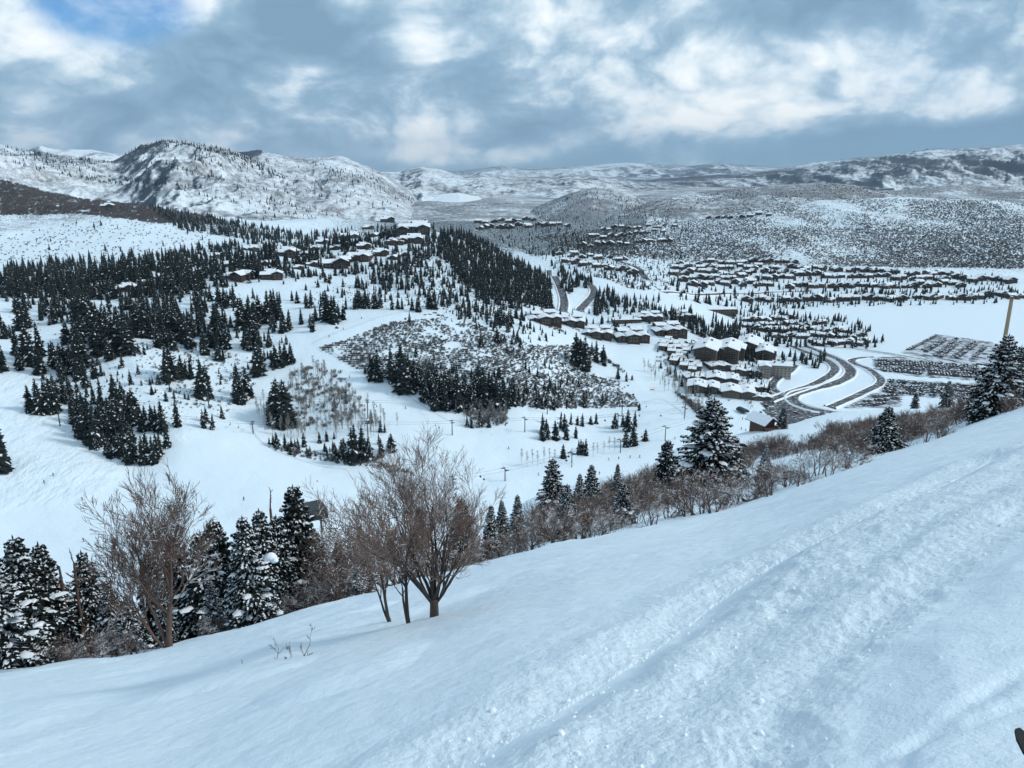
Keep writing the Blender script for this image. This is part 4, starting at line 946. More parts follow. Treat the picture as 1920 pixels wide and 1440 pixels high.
#  column, top row, distance, kind, width factor, label
NEARF = [
 (12, 1040, 41, 4, 1.1, 'snow-laden fir at the far left edge of the picture'), (70, 1000, 45, 2, 1.0, 'big dark fir with a pointed top behind the snow-laden one'),
 (112, 1012, 47, 0, 1.0, 'dense fir with thick snow cushions beside the dead snag'), (38, 1075, 43, 1, 1.0, 'lower fir squeezed between the far left firs'),
 (186, 1028, 50, 0, .95, 'fir to the left of the tall sparse bare tree'), (222, 1085, 46, 1, 1.0, 'short snowy fir below the sparse bare tree'), (255, 1110, 45, 4, .8, 'squat fir with white boughs in the left thicket'),
 (318, 1085, 40.5, 2, .62, 'dark fir at the foot of the sparse bare tree'), (350, 1000, 52, 5, 1.0, 'dark fir behind the sparse bare tree'), (300, 1030, 55, 3, 1.0, 'narrow fir hidden by the sparse bare trunk'),
 (398, 990, 50, 2, 1.0, 'broad dark fir at the left of the central fir group'), (425, 972, 54, 5, 1.0, 'dark fir with rounded top in the central group'),
 (478, 962, 42, 1, 1.05, 'whitened fir at the front carrying a large clod of snow'), (405, 1085, 43, 4, .75, 'little snowy fir in front of the central group'),
 (505, 950, 50, 0, 1.0, 'fir just behind the whitened front fir'), (568, 905, 54, 5, .95, 'tallest dark fir of the central group'), (535, 960, 52, 2, .9, 'dark fir to the left of the tallest one'),
 (596, 985, 56, 0, 1.0, 'fir beside the lift motor housing'), (672, 1062, 44, 4, .85, 'low snowy fir standing clear on the open snow'),
 (640, 1010, 58, 3, 1.0, 'dark fir behind the brown thicket'), (795, 945, 62, 3, 1.0, 'fir seen through the crown of the big bare tree'), (868, 930, 58, 0, 1.0, 'snowy fir to the right of the big bare tree'),
 (885, 985, 50, 1, 1.0, 'whitened fir below the right limbs of the bare tree'), (920, 945, 66, 3, .9, 'narrow fir at the right of the bare tree crown'), (942, 935, 74, 3, .9, 'slim fir just past the bare tree crown'), (970, 925, 84, 0, .8, 'small fir at the left end of the oak slope'),
 (1034, 856, 112, 2, 1.05, 'dark bushy fir rising above the lower run'), (1018, 952, 60, 1, .9, 'small fir among the front oaks'), (1062, 905, 60, 0, 1.0, 'fir standing in the front oak scrub'),
 (1085, 885, 98, 1, .9, 'left one of the twin pale firs'), (1106, 868, 94, 3, 1.1, 'right one of the twin pale firs'), (1156, 868, 120, 3, .8, 'thin pale spire of a fir on the oak slope'),
 (1166, 903, 58, 2, 1.1, 'stout dark fir with snow caps on its top'), (1246, 822, 96, 5, 1.0, 'dark conical fir left of the great fir'), (1328, 740, 104, 4, 1.6, 'great spreading fir above the oak slope'),
 (1432, 832, 88, 1, .9, 'pale fir among the brown oaks right of the great fir'), (1466, 762, 190, 5, 1.05, 'dark fir in front of the brown lift hut'), (1656, 760, 66, 0, 1.5, 'fir standing alone near the snow edge on the right'),
 (1862, 622, 70, 4, 1.05, 'large fir standing against the car park on the right'), (1895, 645, 76, 0, 1.0, 'fir leaning behind the large right-hand fir'), (1712, 735, 230, 5, .9, 'dark fir in front of the lower car rows'), (1772, 712, 220, 2, .9, 'dark fir top against the car park')]
for (u_, vt, Y_, k, wf, lab) in NEARF:
    p = at_Y(u_, Y_); h_ = float(z_at_row(vt, Y_) - p[2]); s_ = h_ / 5.0
    tk, cr, sn = FN[k]
    o = empty('fir_tree', (p[0], p[1], p[2] - .05 * s_), PR.uniform(0, 6.28), (s_ * wf * min(1.15, 1.35 / max(.6, s_ ** .35)), s_ * wf * min(1.15, 1.35 / max(.6, s_ ** .35)), s_))
    link('trunk', tk, o); link('crown', cr, o); link('snow_load', sn, o)
    tag(o, lab, 'fir tree', 'firs at the edge of the near slope')
    if 'large clod' in lab:
        B = MB(); rg = random.Random(3); B.blob((0, 0, 0), .30, .27, .26, rg, 0, .2, 9); B.blob((.16, .02, -.16), .20, .2, .2, rg, 0, .25, 8); B.blob((-.2, .05, -.1), .2, .2, .16, rg, 0, .25, 8)
        c = link('snow_clod', B.mesh('snow_clod', MAT_SNOW, True), o)
        q = Vector(((508 - 960) / F / den_v(1045) * (Y_ - .9), Y_ - .9, z_at_row(1045, Y_ - .9)))
        c.location = o.matrix_basis.inverted() @ q; c.scale = (1.25 / o.scale.x, 1.25 / o.scale.y, 1.25 / o.scale.z); c.rotation_euler = (0, 0, -o.rotation_euler.z)
# big bare trees
def put_tree(name, meshes, p, h_, rz, label, cat, group=None, parts=True):
    hh = max(mesh_h(meshes[0]), mesh_h(meshes[1])); s_ = h_ / hh
    o = empty(name, tuple(p), rz, s_)
    link('limbs', meshes[0], o); link('twigs', meshes[1], o)
    return tag(o, label, cat, group)
p = pix([815], [1156])[0]; BIGY = p[1]
stems = [(0, 0, -.05, .1, .42, .62), (.03, .02, .42, .1, .46, .56), (-.03, 0, -.48, -.05, .46, .56), (0, .03, .12, -.45, .48, .5), (.02, 0, .22, .45, .48, .5), (-.02, .02, -.25, .35, .50, .52), (.03, 0, .7, -.2, .40, .38), (-.03, 0, -.75, .15, .42, .38), (.02, -.02, .55, -.45, .42, .42), (-.02, .02, -.6, -.5, .42, .4)]
BT = bare_tree(501, 3.4, stems, 5, .50, .085, MAT_BROWN, .44, .18, (3, 5), (.50, .72), 4, .0034, .25, .06, (.42, .098))
put_tree('maple_tree', BT, p, float(z_at_row(800, BIGY) - p[2]), 0.3, 'big leafless maple with a round twiggy crown on the snow slope', 'bare tree')
for (u_, vb, vt, sd_, dx, lab) in [(735, 1166, 935, 511, -.35, 'slim leafless maple leaning away beside the big maple'), (768, 1168, 900, 512, -.22, 'slim leafless maple close to the big trunk')]:
    p = pix([u_], [vb])[0]
    bt = bare_tree(sd_, 2.8, [(0, 0, dx, .1, .55, .62), (0, 0, dx * 1.2, .2, .4, .45)], 5, .5, .085, MAT_BROWN, .3, .15, (3, 4), (.5, .72), 4, .0045, .5, .08)
    put_tree('maple_tree', bt, p, float(z_at_row(vt, p[1]) - p[2]), 0, lab, 'bare tree', 'slim maples beside the big maple')
p = at_Y(318, 36.5)
bt = bare_tree(523, 8.5, [(0, 0, -.07, 0, .52, 1.0), (0, .05, -.30, .1, .42, .62), (.05, 0, .22, .1, .42, .6), (-.05, 0, -.55, -.1, .34, .5)], 5, .50, .15, MAT_BARE, .34, .15, (4, 5), (.48, .70), 5, .010, .3, .15)
put_tree('maple_tree', bt, p, float(z_at_row(858, p[1]) - p[2]), 0.2, 'tall sparse leafless tree on the left above the firs', 'bare tree')
# brown thicket trees left of the big maple
for i, (u_, Y_, vt) in enumerate([(640, 46, 985), (690, 48, 945), (720, 52, 960), (610, 50, 1010), (850, 46, 990), (905, 44, 1000), (760, 55, 930), (665, 55, 960)]):
    p = at_Y(u_, Y_); m_ = OAK[i % 5]
    put_tree('oak_tree', m_, p, float(z_at_row(vt, Y_) - p[2]), PR.uniform(0, 6.28), '%s leafless oak from the left in the thicket behind the big maple' % ORD[[1, 3, 4, 0, 6, 7, 5, 2][i]], 'oak', 'oaks behind the big maple')
# front row of gnarled oaks along the edge
oaks = []
for i in range(30):
    u_ = 945 + i * 22 + PR.uniform(-8, 8)
    oaks.append((u_, PR.uniform(44, 56), PR.uniform(1.9, 3.2) * (1.2 if 1280 < u_ < 1500 else 1.0)))
for u_, Y_, h_ in [(120, 40, 1.8), (150, 41, 2.3), (185, 40, 2.0), (215, 42, 2.6), (250, 40, 1.8), (390, 40, 1.4), (415, 42, 1.6), (545, 45, 1.8), (575, 46, 2.0), (600, 47, 2.2), (1735, 60, 2.6), (1765, 62, 2.4), (1620, 58, 1.8), (1700, 66, 2.2)]:
    oaks.append((u_, Y_, h_))
oaks.sort()
for i, (u_, Y_, h_) in enumerate(oaks):
    p = at_Y(u_, Y_)
    where = 'in the thicket under the left firs' if u_ < 300 else 'beside the whitened front fir' if u_ < 480 else 'under the tallest central fir' if u_ < 620 else 'between the big maple and the stout snow-capped fir' if u_ < 1166 else 'between the stout fir and the great fir' if u_ < 1330 else 'in the tall clump right of the great fir' if u_ < 1560 else 'near the lone fir at the right snow edge'
    oaks[i] = (u_, Y_, h_, where)
_cnt = {}
for (u_, Y_, h_, where) in oaks:
    k = _cnt.get(where, 0); _cnt[where] = k + 1
    put_tree('oak_shrub', OAK[PR.randrange(5)], at_Y(u_, Y_), h_, PR.uniform(0, 6.28), '%s gnarled leafless oak from the left %s' % (ORD[k], where), 'oak', 'gnarled oaks along the snow edge')
# the oak slope beyond the edge
slope = []
poly = [(955, 992), (1100, 945), (1260, 886), (1400, 848), (1500, 824), (1580, 806), (1720, 784), (1900, 757), (1900, 770), (1780, 800), (1640, 850), (1500, 850), (1400, 880), (1250, 950), (1100, 990), (1000, 1010)]
U, V = sample_poly(poly, 1200, NR)
P_ = pix(U, V, 50.); k = (P_[:, 1] < 260) & (fbm(P_[:, 0] / 9, P_[:, 1] / 14, 73, 3) + NR.uniform(-.2, .2, len(P_)) > -.10); P_ = P_[k]; n = len(P_)
hs = NR.uniform(1.8, 3.8, n)
hb = [max(mesh_h(a), mesh_h(b_)) for a, b_ in OAK]
def joined(a, b_, name):
    me = bpy.data.meshes.new(name); bm = bmesh.new(); bm.from_mesh(a); bm.from_mesh(b_); bm.to_mesh(me); bm.free(); me.materials.append(a.materials[0])
    h_ = max(v.co.z for v in me.vertices); me.transform(Matrix.Scale(1 / h_, 4)); return me
THICK = [joined(OAK[0][0], OAK[0][1], 'oak_clump'), joined(OAK[3][0], OAK[3][1], 'oak_clump'), joined(BRUSH[0][0], BRUSH[0][1], 'oak_clump'), joined(BRUSH[1][0], BRUSH[1][1], 'oak_clump')]
P_[:, 2] -= .1
scatter('oak_thicket', 'brown leafless oak thicket on the slope below the snow edge', THICK, P_, np.stack([hs * 1.1, hs * 1.1, hs], -1), NR.uniform(0, 6.28, n), NR.integers(0, 4, n))

# ------------------------------------------------------------------ built things: materials
def wood_mat(name, a, b_):
    m = mat(name, a, .8, .2); g = G(m); P = g.obj()
    g.color(g.mix(g.noise(P, 1.2, 4, .6, (1, 1, 6)), a, b_)); return m
MAT_TIMBER = wood_mat('dark_timber', (.040, .030, .026), (.085, .062, .052))
MAT_TAUPE = wood_mat('taupe_siding', (.075, .058, .048), (.125, .10, .084))
MAT_CREAM = wood_mat('pale_siding', (.24, .22, .19), (.32, .295, .26))
MAT_ROOF = mat('dark_roof', (.05, .045, .043), .8)
MAT_FRAME = mat('window_frame', (.34, .30, .25), .6)
MAT_GLASS = mat('window_glass', (.02, .025, .03), .12, .6)
MAT_STONE = wood_mat('chimney_stone', (.13, .115, .105), (.22, .20, .185))
MAT_ROAD = mat('asphalt', (.045, .05, .058), .75, .3)
_g = G(MAT_ROAD); _P = _g.pos()
_g.color(_g.mix(_g.ramp(_g.noise(_P, .35, 5, .65), .50, .68), _g.mix(_g.noise(_P, .08, 3), (.035, .04, .048), (.07, .076, .085)), (.52, .57, .62)))
MAT_STEEL = mat('galvanised_steel', (.10, .11, .12), .5, .4, .3)
MAT_BLACK = mat('black_rubber', (.015, .015, .017), .7)
MAT_CABLE = mat('steel_cable', (.06, .065, .07), .5)
MAT_ORANGE = mat('orange_netting', (.75, .16, .06), .7)
MAT_GREEN = mat('dark_green_housing', (.018, .035, .04), .4, .4)

# ------------------------------------------------------------------ houses
class House:
    def __init__(s): s.wall = MB(); s.roof = MB(); s.snow = MB(); s.chim = []; s.win = []; s.extra = []
    def block(s, x, y, w, d, h, axis='y', pitch=.45, over=.7, z0=0.0, sn=.55, shed=0):
        """a block with a gable roof; axis is the ridge direction; shed=1/-1 gives a single slope"""
        W, D = (w, d) if axis == 'y' else (d, w)            # work with ridge along local y
        def T(p):
            return (x + p[0], y + p[1], z0 + p[2]) if axis == 'y' else (x - p[1], y + p[0], z0 + p[2])
        hw, hd = W / 2, D / 2; rise = hw * pitch * (2 if shed else 1); b0 = -5.0 - z0
        if shed:
            hl, hr = (h, h + rise) if shed > 0 else (h + rise, h)
            prof = [(-hw, b0), (hw, b0), (hw, hr), (-hw, hl)]; slopes = [((-hw, hl), (hw, hr))]
        else:
            prof = [(-hw, b0), (hw, b0), (hw, h), (0, h + rise), (-hw, h)]; slopes = [((-hw, h), (0, h + rise)), ((hw, h), (0, h + rise))]
        n = len(prof)
        vs_ = [T((a, -hd, c)) for a, c in prof] + [T((a, hd, c)) for a, c in prof]
        s.wall.add(vs_, [tuple(range(n)), tuple(range(2 * n - 1, n - 1, -1))] + [(i, i + n, (i + 1) % n + n, (i + 1) % n) for i in range(n)])
        for (e, r_) in slopes:
            dx, dz = r_[0] - e[0], r_[1] - e[1]; L = math.hypot(dx, dz); ux, uz = dx / L, dz / L
            top_over = over if shed else 0.0
            e2 = (e[0] - ux * over, e[1] - uz * over); r2 = (r_[0] + ux * top_over, r_[1] + uz * top_over)
            for target, t0, t1, o_ in ((s.roof, .02, .28, over), (s.snow, .30, .30 + sn, over - .12)):
                q = [(e2[0], e2[1] + t0), (r2[0], r2[1] + t0), (r2[0], r2[1] + t1), (e2[0] + ux * (.18 if target is s.snow else 0), e2[1] + t1 - (.12 if target is s.snow else 0))]
                vs_ = [T((a, -hd - o_, c)) for a, c in q] + [T((a, hd + o_, c)) for a, c in q]
                if target is s.snow:        # uneven drifted edge
                    rg = random.Random(int(x * 7 + y * 13 + h * 5)); vs_ = [(a + rg.uniform(-.1, .1), b_ + rg.uniform(-.1, .1), c + rg.uniform(-.06, .1)) for a, b_, c in vs_]
                target.add(vs_, [(0, 1, 2, 3), (7, 6, 5, 4), (0, 4, 5, 1), (1, 5, 6, 2), (2, 6, 7, 3), (3, 7, 4, 0)])
        return h + rise
    def chimney(s, x, y, z, sz=1.2, hh=2.2): s.chim.append((x, y, z, sz, hh))
    def windows(s, xs, zs, y, w=1.3, h=1.5, face='y'):
        for a in xs:
            for b_ in zs: s.win.append((a, y, b_, w, h) if face == 'y' else (y, a, b_, w, h, face))
def win_mesh(w, h):
    F_ = MB(); t = .16
    F_.box((0, 0, h / 2 - t / 2), (w, .14, t)); F_.box((0, 0, -h / 2 + t / 2), (w, .14, t)); F_.box((-w / 2 + t / 2, 0, 0), (t, .14, h - 2 * t)); F_.box((w / 2 - t / 2, 0, 0), (t, .14, h - 2 * t))
    P_ = MB(); P_.box((0, 0, 0), (w - 2 * t, .06, h - 2 * t))
    return F_.mesh('window', MAT_FRAME), P_.mesh('pane', MAT_GLASS)
_wc = {}
def finish(hs, wallm):
    """meshes of a house design, shared by all houses of that design"""
    out = [('wall', hs.wall.mesh('wall', wallm), (0, 0, 0), 0, None), ('roof', hs.roof.mesh('roof', MAT_ROOF), (0, 0, 0), 0, None), ('roof_snow', hs.snow.mesh('roof_snow', MAT_SNOW), (0, 0, 0), 0, None)]
    for (x, y, z, sz, hh) in hs.chim:
        B = MB(); B.box((0, 0, hh / 2), (sz, sz, hh)); B.box((0, 0, hh + .1), (sz * 1.2, sz * 1.2, .2)); Sn = MB(); Sn.blob((0, 0, hh + .25), sz * .6, sz * .6, .35, random.Random(1), 0, .1, 7)
        out.append(('chimney', B.mesh('chimney', MAT_STONE), (x, y, z), 0, ('chimney_snow', Sn.mesh('chimney_snow', MAT_SNOW))))
    for wn in hs.win:
        key = (wn[3], wn[4])
        if key not in _wc: _wc[key] = win_mesh(*key)
        rz = 0 if len(wn) == 5 else math.pi / 2
        out.append(('window', _wc[key][0], (wn[0], wn[1], wn[2]), rz, ('pane', _wc[key][1])))
    for nm, me in hs.extra: out.append((nm, me, (0, 0, 0), 0, None))
    return out
def design_chalet():
    h = House(); h.block(2.5, 0, 10, 10, 5.2, 'y', .5, 1.1); h.block(-5.5, 1.5, 8, 8, 4.0, 'x', .45, .9); h.block(5.5, 5, 8, 7, 6.0, 'x', .45, .9)
    h.chimney(-1.0, 2.0, 6.6, 1.3, 2.4)
    h.windows([0, 2.5, 5.0], [1.4, 4.2], -5.06, 1.5, 1.7); h.windows([-7.4, -5.0], [2.0], -2.56, 1.4, 1.5)
    B = MB(); B.box((2.5, -6.0, 2.6), (9.5, 1.9, .22)); B.box((2.5, -6.9, 3.15), (9.5, .12, .9))
    for a in (-2.0, 2.5, 7.0): B.box((a, -6.8, -.2), (.25, .25, 5.4))
    h.extra.append(('balcony', B.mesh('balcony', MAT_TIMBER))); return finish(h, MAT_TIMBER)
def design_villa():
    h = House(); h.block(-4, 0, 12, 9, 5, 'x', .38, 1.0); h.block(5, -1.5, 9, 9, 6.0, 'y', .42, 1.0); h.block(-2, 4.5, 9, 8, 7.2, 'x', .4, .9); h.chimney(-6, .5, 6.5, 1.2, 2.0); h.chimney(1.0, 4.2, 8.6, 1.2, 1.8)
    h.windows([3.2, 6.8], [1.6, 4.4], -6.06, 1.5, 1.7); h.windows([-8, -5.4, -2.6], [2.2], -4.56, 1.5, 1.6); return finish(h, MAT_TIMBER)
def design_lodge():
    h = House(); h.block(0, 0, 26, 10, 6, 'x', .36, 1.2); h.block(-10, -5, 9, 9, 4.5, 'y', .4, 1.0); h.block(8, -5, 11, 10, 5.5, 'y', .4, 1.0); h.block(3, 6, 15, 9, 8.5, 'x', .36, 1.1); h.chimney(-3, 1, 7.8, 1.5, 2.4); h.chimney(9, 6, 10, 1.5, 2.2)
    h.windows([5, 8, 11], [1.6, 4.2], -10.06, 1.6, 1.8); h.windows([-12, -9], [2], -9.56, 1.6, 1.6); h.windows([-4, -1], [1.8, 4.2], -5.06, 1.6, 1.6); return finish(h, MAT_TIMBER)
def design_cluster():
    h = House(); h.block(-9, 0, 9, 9, 4.5, 'y', .32, .9, 0); h.block(0, -1.5, 10, 10, 6.2, 'y', .30, .9, 0); h.block(9.5, 0, 9, 9, 5.2, 'y', .32, .9, 0); h.block(-4, 8, 10, 8, 7.6, 'x', .3, .8); h.block(6.5, 8.5, 9, 8, 8.4, 'x', .3, .8)
    h.chimney(-4.5, 2, 6.0, 1.4, 2.0); h.chimney(5.0, 2.0, 6.8, 1.4, 2.0); h.chimney(1, 8, 9.0, 1.3, 1.8)
    h.windows([-11, -7.4], [1.4, 3.8], -4.56, 1.5, 1.4); h.windows([-2.6, 0, 2.6], [1.4, 4.4], -6.56, 1.5, 1.5); h.windows([8, 11], [1.4, 3.9], -4.56, 1.5, 1.4); return finish(h, MAT_TIMBER)
def design_tall():
    h = House(); h.block(0, 0, 17, 22, 10, 'y', .30, 1.4, 0, .6); h.block(9.5, 5, 6, 12, 8, 'y', .3, .9); h.chimney(-2, -3, 12, 1.6, 1.8); h.chimney(2.5, 5, 12, 1.6, 1.8)
    h.windows([-5.6, -2, 2, 5.6], [1.6, 4.8, 8.0], -11.06, 1.7, 1.7); h.windows([-7, -2, 3, 8], [2, 5.2, 8.2], -8.56, 1.5, 1.5, 'x')
    for z_ in (3.2, 6.4):
        B = MB(); B.box((0, -11.9, z_), (14, 1.6, .2)); B.box((0, -12.6, z_ + .55), (14, .1, .8)); h.extra.append(('balcony', B.mesh('balcony', MAT_TIMBER)))
    return finish(h, MAT_TAUPE)
def design_wide():
    h = House(); h.block(-5, 0, 15, 14, 7, 'y', .27, 1.2, 0, .6); h.block(8.5, 1, 12, 13, 6, 'y', .27, 1.2, 0, .6); h.chimney(-6, 0, 8.6, 1.6, 1.7); h.chimney(-2.5, 3, 8.4, 1.5, 1.6); h.chimney(9.5, 2, 7.4, 1.5, 1.6)
    h.windows([-10, -6.6, -3.4, 0], [1.6, 4.8], -7.06, 1.7, 1.6); h.windows([5, 8.5, 12], [1.6, 4.4], -5.56, 1.7, 1.5); return finish(h, MAT_TAUPE)
def design_town(wm):
    h = House(); h.block(0, 0, 8, 8, 5.0, 'x', .22, .6, 0, .5, 1); h.block(-1, 4.5, 7, 5, 7.2, 'x', .22, .5, 0, .45, 1); h.chimney(2, 3.5, 7, 1.0, 1.8); h.windows([-2, 1.6], [1.4, 3.8], -4.06, 1.4, 1.3); return finish(h, wm)
def design_hotel():
    h = House(); h.block(3, 4, 34, 14, 15, 'x', .30, 1.4, 0, .6); h.block(-8, -3, 11, 15, 15, 'y', .32, 1.2, 0, .6); h.block(-17, -5, 13, 12, 7.5, 'y', .30, 1.3, 0, .6)
    h.chimney(2, 0, 17.5, 1.8, 2.0); h.chimney(6, 5, 18.5, 1.8, 2.0); h.chimney(11, 2, 17.5, 1.8, 2.0)
    h.windows([-11, -8, -5], [1.8, 5.0, 8.2, 11.4], -10.56, 1.7, 1.7); h.windows([2, 6, 10, 14, 18], [1.8, 5.0, 8.2, 11.4], -3.06, 1.7, 1.7); h.windows([-20, -17, -14], [2.0, 5.4], -11.06, 1.9, 1.9); return finish(h, MAT_CREAM)
def design_arena():
    h = House(); h.block(-10, 0, 22, 14, 5.5, 'x', .08, .9, 0, .6); h.block(11, 1.5, 20, 13, 5.0, 'x', .08, .9, 0, .6); h.windows([-18, -14, -10, -6, -2, 4, 8, 12, 16], [2.2], -7.06, 2.2, 1.4); return finish(h, MAT_TAUPE)
def design_hut():
    h = House(); h.block(0, 0, 9, 10, 7.5, 'y', .75, 2.4, 0, .5); h.block(6, 4, 7, 8, 4.5, 'x', .5, .8); h.chimney(1.5, 3, 9.5, 1.0, 2.6); h.windows([-2.2, 2.2], [1.6, 5.0], -5.06, 1.6, 1.8)
    B = MB(); B.box((0, -6.8, 4.2), (11, 3.6, .4)); B.box((-5, -8.3, .5), (.5, .5, 7.2)); B.box((5, -8.3, .5), (.5, .5, 7.2)); h.extra.append(('porch', B.mesh('porch', wood_mat('red_brown_timber', (.10, .05, .04), (.15, .08, .06))))); return finish(h, wood_mat('red_timber', (.085, .045, .036), (.13, .07, .055)))
DES = dict(chalet=(design_chalet(), 19), villa=(design_villa(), 20), lodge=(design_lodge(), 29), cluster=(design_cluster(), 29), tall=(design_tall(), 22), wide=(design_wide(), 28), town=(design_town(MAT_TIMBER), 9), pale=(design_town(MAT_TAUPE), 9), hotel=(design_hotel(), 44), arena=(design_arena(), 43), hut=(design_hut(), 14))
def put_house(kind, u, v, wpx, rz, label, group=None, ymin=150., name='house', up=0.0, hscale=1.0):
    des, W = DES[kind]; p = pix([u], [v], ymin)[0]; s_ = wpx * p[1] / F / W
    deep = 1.5 if kind in ('tall', 'wide', 'cluster', 'town', 'pale') else 1.2
    o = empty(name, (p[0], p[1], p[2] + up), rz, (s_, s_ * deep, s_ * hscale * (1.0 if kind == 'tall' else .85 if deep > 1.4 else .9)))
    for nm, me, loc, r_, sub in des:
        c = link(nm, me, o, loc); c.rotation_euler = (0, 0, r_)
        if sub: link(sub[0], sub[1], c)
    tag(o, label, 'house', group); FOOT.append((p[0], p[1], wpx * p[1] / F * .5)); return o
FOOT = []
RIDGE = [('chalet', 445, 526, 44, -.25, 'dark timber chalet with two snowy gables at the left of the ridge road'), ('villa', 511, 522, 40, .2, 'brown chalet with tiered snowy roofs and a lit porch front'),
 ('villa', 406, 484, 22, .1, 'small snow-roofed house among firs left of the ridge chalets'), ('lodge', 472, 470, 30, .1, 'long snow-roofed house tucked behind firs on the ridge'),
 ('villa', 540, 482, 42, -.1, 'broad house with a wide snowy forecourt on the ridge'), ('chalet', 567, 482, 24, .3, 'small gabled house beside the snowy forecourt'),
 ('villa', 606, 458, 24, .1, 'small house half hidden by firs behind the big gable'), ('chalet', 632, 502, 50, .25, 'big timber chalet with double front gable and grey roof'),
 ('lodge', 676, 488, 48, -.15, 'dark house with stepped snow roofs next to the double-gabled chalet'), ('villa', 683, 467, 26, .2, 'low house with a thick white roof above the stepped roofs'),
 ('villa', 715, 480, 30, .1, 'house with snowy hipped roofs near the lodge terrace'), ('chalet', 737, 487, 22, -.3, 'grey-gabled cabin below the ridge-top lodge'), ('lodge', 657, 447, 36, .1, 'wide white-roofed house high on the ridge'),
 ('cluster', 740, 458, 38, -.1, 'left wing of the ridge-top lodge with layered snow roofs'), ('lodge', 772, 455, 44, .1, 'main block of the ridge-top lodge with dark log walls'), ('lodge', 778, 436, 60, .05, 'large sunlit lodge roof on the very top of the ridge'),
 ('villa', 727, 417, 26, .2, 'house on the skyline of the ridge among fir tops'), ('villa', 806, 416, 32, -.1, 'house at the right end of the ridge skyline'), ('villa', 240, 546, 34, .1, 'low brown house with a wide snowy roof among the left woods'),
 ('chalet', 184, 540, 22, -.2, 'small cabin beside the low brown house in the left woods'), ('villa', 127, 530, 20, .1, 'snowy roof peeping out of the left woods'), ('villa', 300, 525, 24, .3, 'small house between firs on the left half of the ridge'), ('chalet', 345, 505, 22, 0, 'cabin roof between fir tops left of the dark chalet')]
_rx = [(430, 500, 22), (372, 512, 22), (500, 498, 22), (585, 500, 22), (270, 535, 22), (590, 470, 20), (628, 468, 20), (700, 445, 22), (755, 480, 20), (690, 430, 20), (755, 412, 20), (560, 505, 18)]
for i, (a, b_, c) in enumerate(sorted(_rx)): RIDGE.append((('villa', 'chalet')[i % 2], a, b_, c, (-.3, .2, .4)[i % 3], '%s of the small houses tucked among the ridge firs from the left' % ORD[i]))
for r_ in RIDGE: put_house(r_[0], r_[1], r_[2], r_[3], r_[4], r_[5], 'houses on the wooded ridge')
LODGES = [('cluster', 1020, 604, 54, .15, 'brown chalet block with many snowy gables nearest the winding road'), ('cluster', 1070, 609, 46, -.1, 'second brown chalet block, half behind conifers by the road'), ('cluster', 1120, 631, 48, -.2, 'brown chalet block at the bend of the curving run'),
 ('cluster', 1183, 640, 56, .1, 'brown chalet block jutting furthest towards the curving run'), ('arena', 1174, 606, 46, .1, 'low ring-shaped building with snow roof between the chalet blocks'), ('cluster', 1218, 602, 40, -.1, 'brown chalet block beside the small loop road'),
 ('cluster', 1254, 627, 54, .15, 'brown chalet block in front of the small loop road'), ('cluster', 1278, 598, 38, .3, 'brown chalet block uphill of the small loop road')]
for r_ in LODGES: put_house(r_[0], r_[1], r_[2], r_[3] * 1.2, r_[4], r_[5], 'brown chalet blocks above the run')
CONDO = [('tall', 1325, 672, 44, -.35, 'tall taupe lodge with white roof, first of the row of three'), ('tall', 1366, 670, 42, -.35, 'tall taupe lodge with white roof, middle of the row of three'), ('tall', 1402, 660, 38, -.35, 'tall taupe lodge with white roof, farthest of the row of three'),
 ('wide', 1345, 692, 36, .2, 'low lodge with stone chimneys below the tall row'), ('wide', 1352, 718, 50, -.25, 'broad snow-roofed lodge behind the great fir tip'), ('wide', 1316, 733, 50, -.25, 'broad snow-roofed lodge closest to the ski run'), ('wide', 1380, 743, 54, -.2, 'broad snow-roofed lodge above the base area lifts'), ('wide', 1414, 731, 36, -.2, 'snow-roofed lodge beside the hotel road'),
 ('hotel', 1446, 708, 64, -.25, 'large pale hotel with rows of windows by the winding road')]
CONDO += [('wide', 1300, 712, 34, .1, 'small lodge between the town houses and the broad lodges'), ('wide', 1390, 700, 36, -.2, 'lodge squeezed between the tall row and the hotel'), ('tall', 1432, 672, 32, -.3, 'narrow tall lodge uphill behind the hotel'), ('cluster', 1306, 655, 34, .2, 'chalet block behind the first tall lodge'), ('wide', 1425, 748, 30, -.1, 'low lodge at the mouth of the hotel driveway')]
for r_ in CONDO: put_house(r_[0], r_[1], r_[2], r_[3] * 1.2, r_[4], r_[5], 'lodges of the base village')
NUMW = ORD + ['seventeenth', 'eighteenth', 'nineteenth', 'twentieth'] + ['twenty-' + x for x in ORD[:9]] + ['thirtieth'] + ['thirty-' + x for x in ORD[:9]] + ['fortieth'] + ['forty-' + x for x in ORD[:9]] + ['fiftieth']
T12 = [(1253, 648), (1244, 655), (1269, 657), (1259, 664), (1287, 664), (1275, 672), (1264, 684), (1281, 678), (1294, 684), (1282, 690), (1308, 692), (1298, 698)]
for i, (u_, v_) in enumerate(sorted(T12)):
    put_house('pale' if i % 3 else 'town', u_, v_, 16, -.4 + .1 * (i % 3), '%s small flat-roofed town house from the left below the tall lodges' % NUMW[i], 'town houses below the tall lodges')
put_house('arena', 1348, 586, 64, .08, 'long low building with a curved snow roof beyond the forest', None)
put_house('hut', 1428, 806, 44, .45, 'red-brown lift hut with steep snowy gable at the base area', None, name='lift_hut')

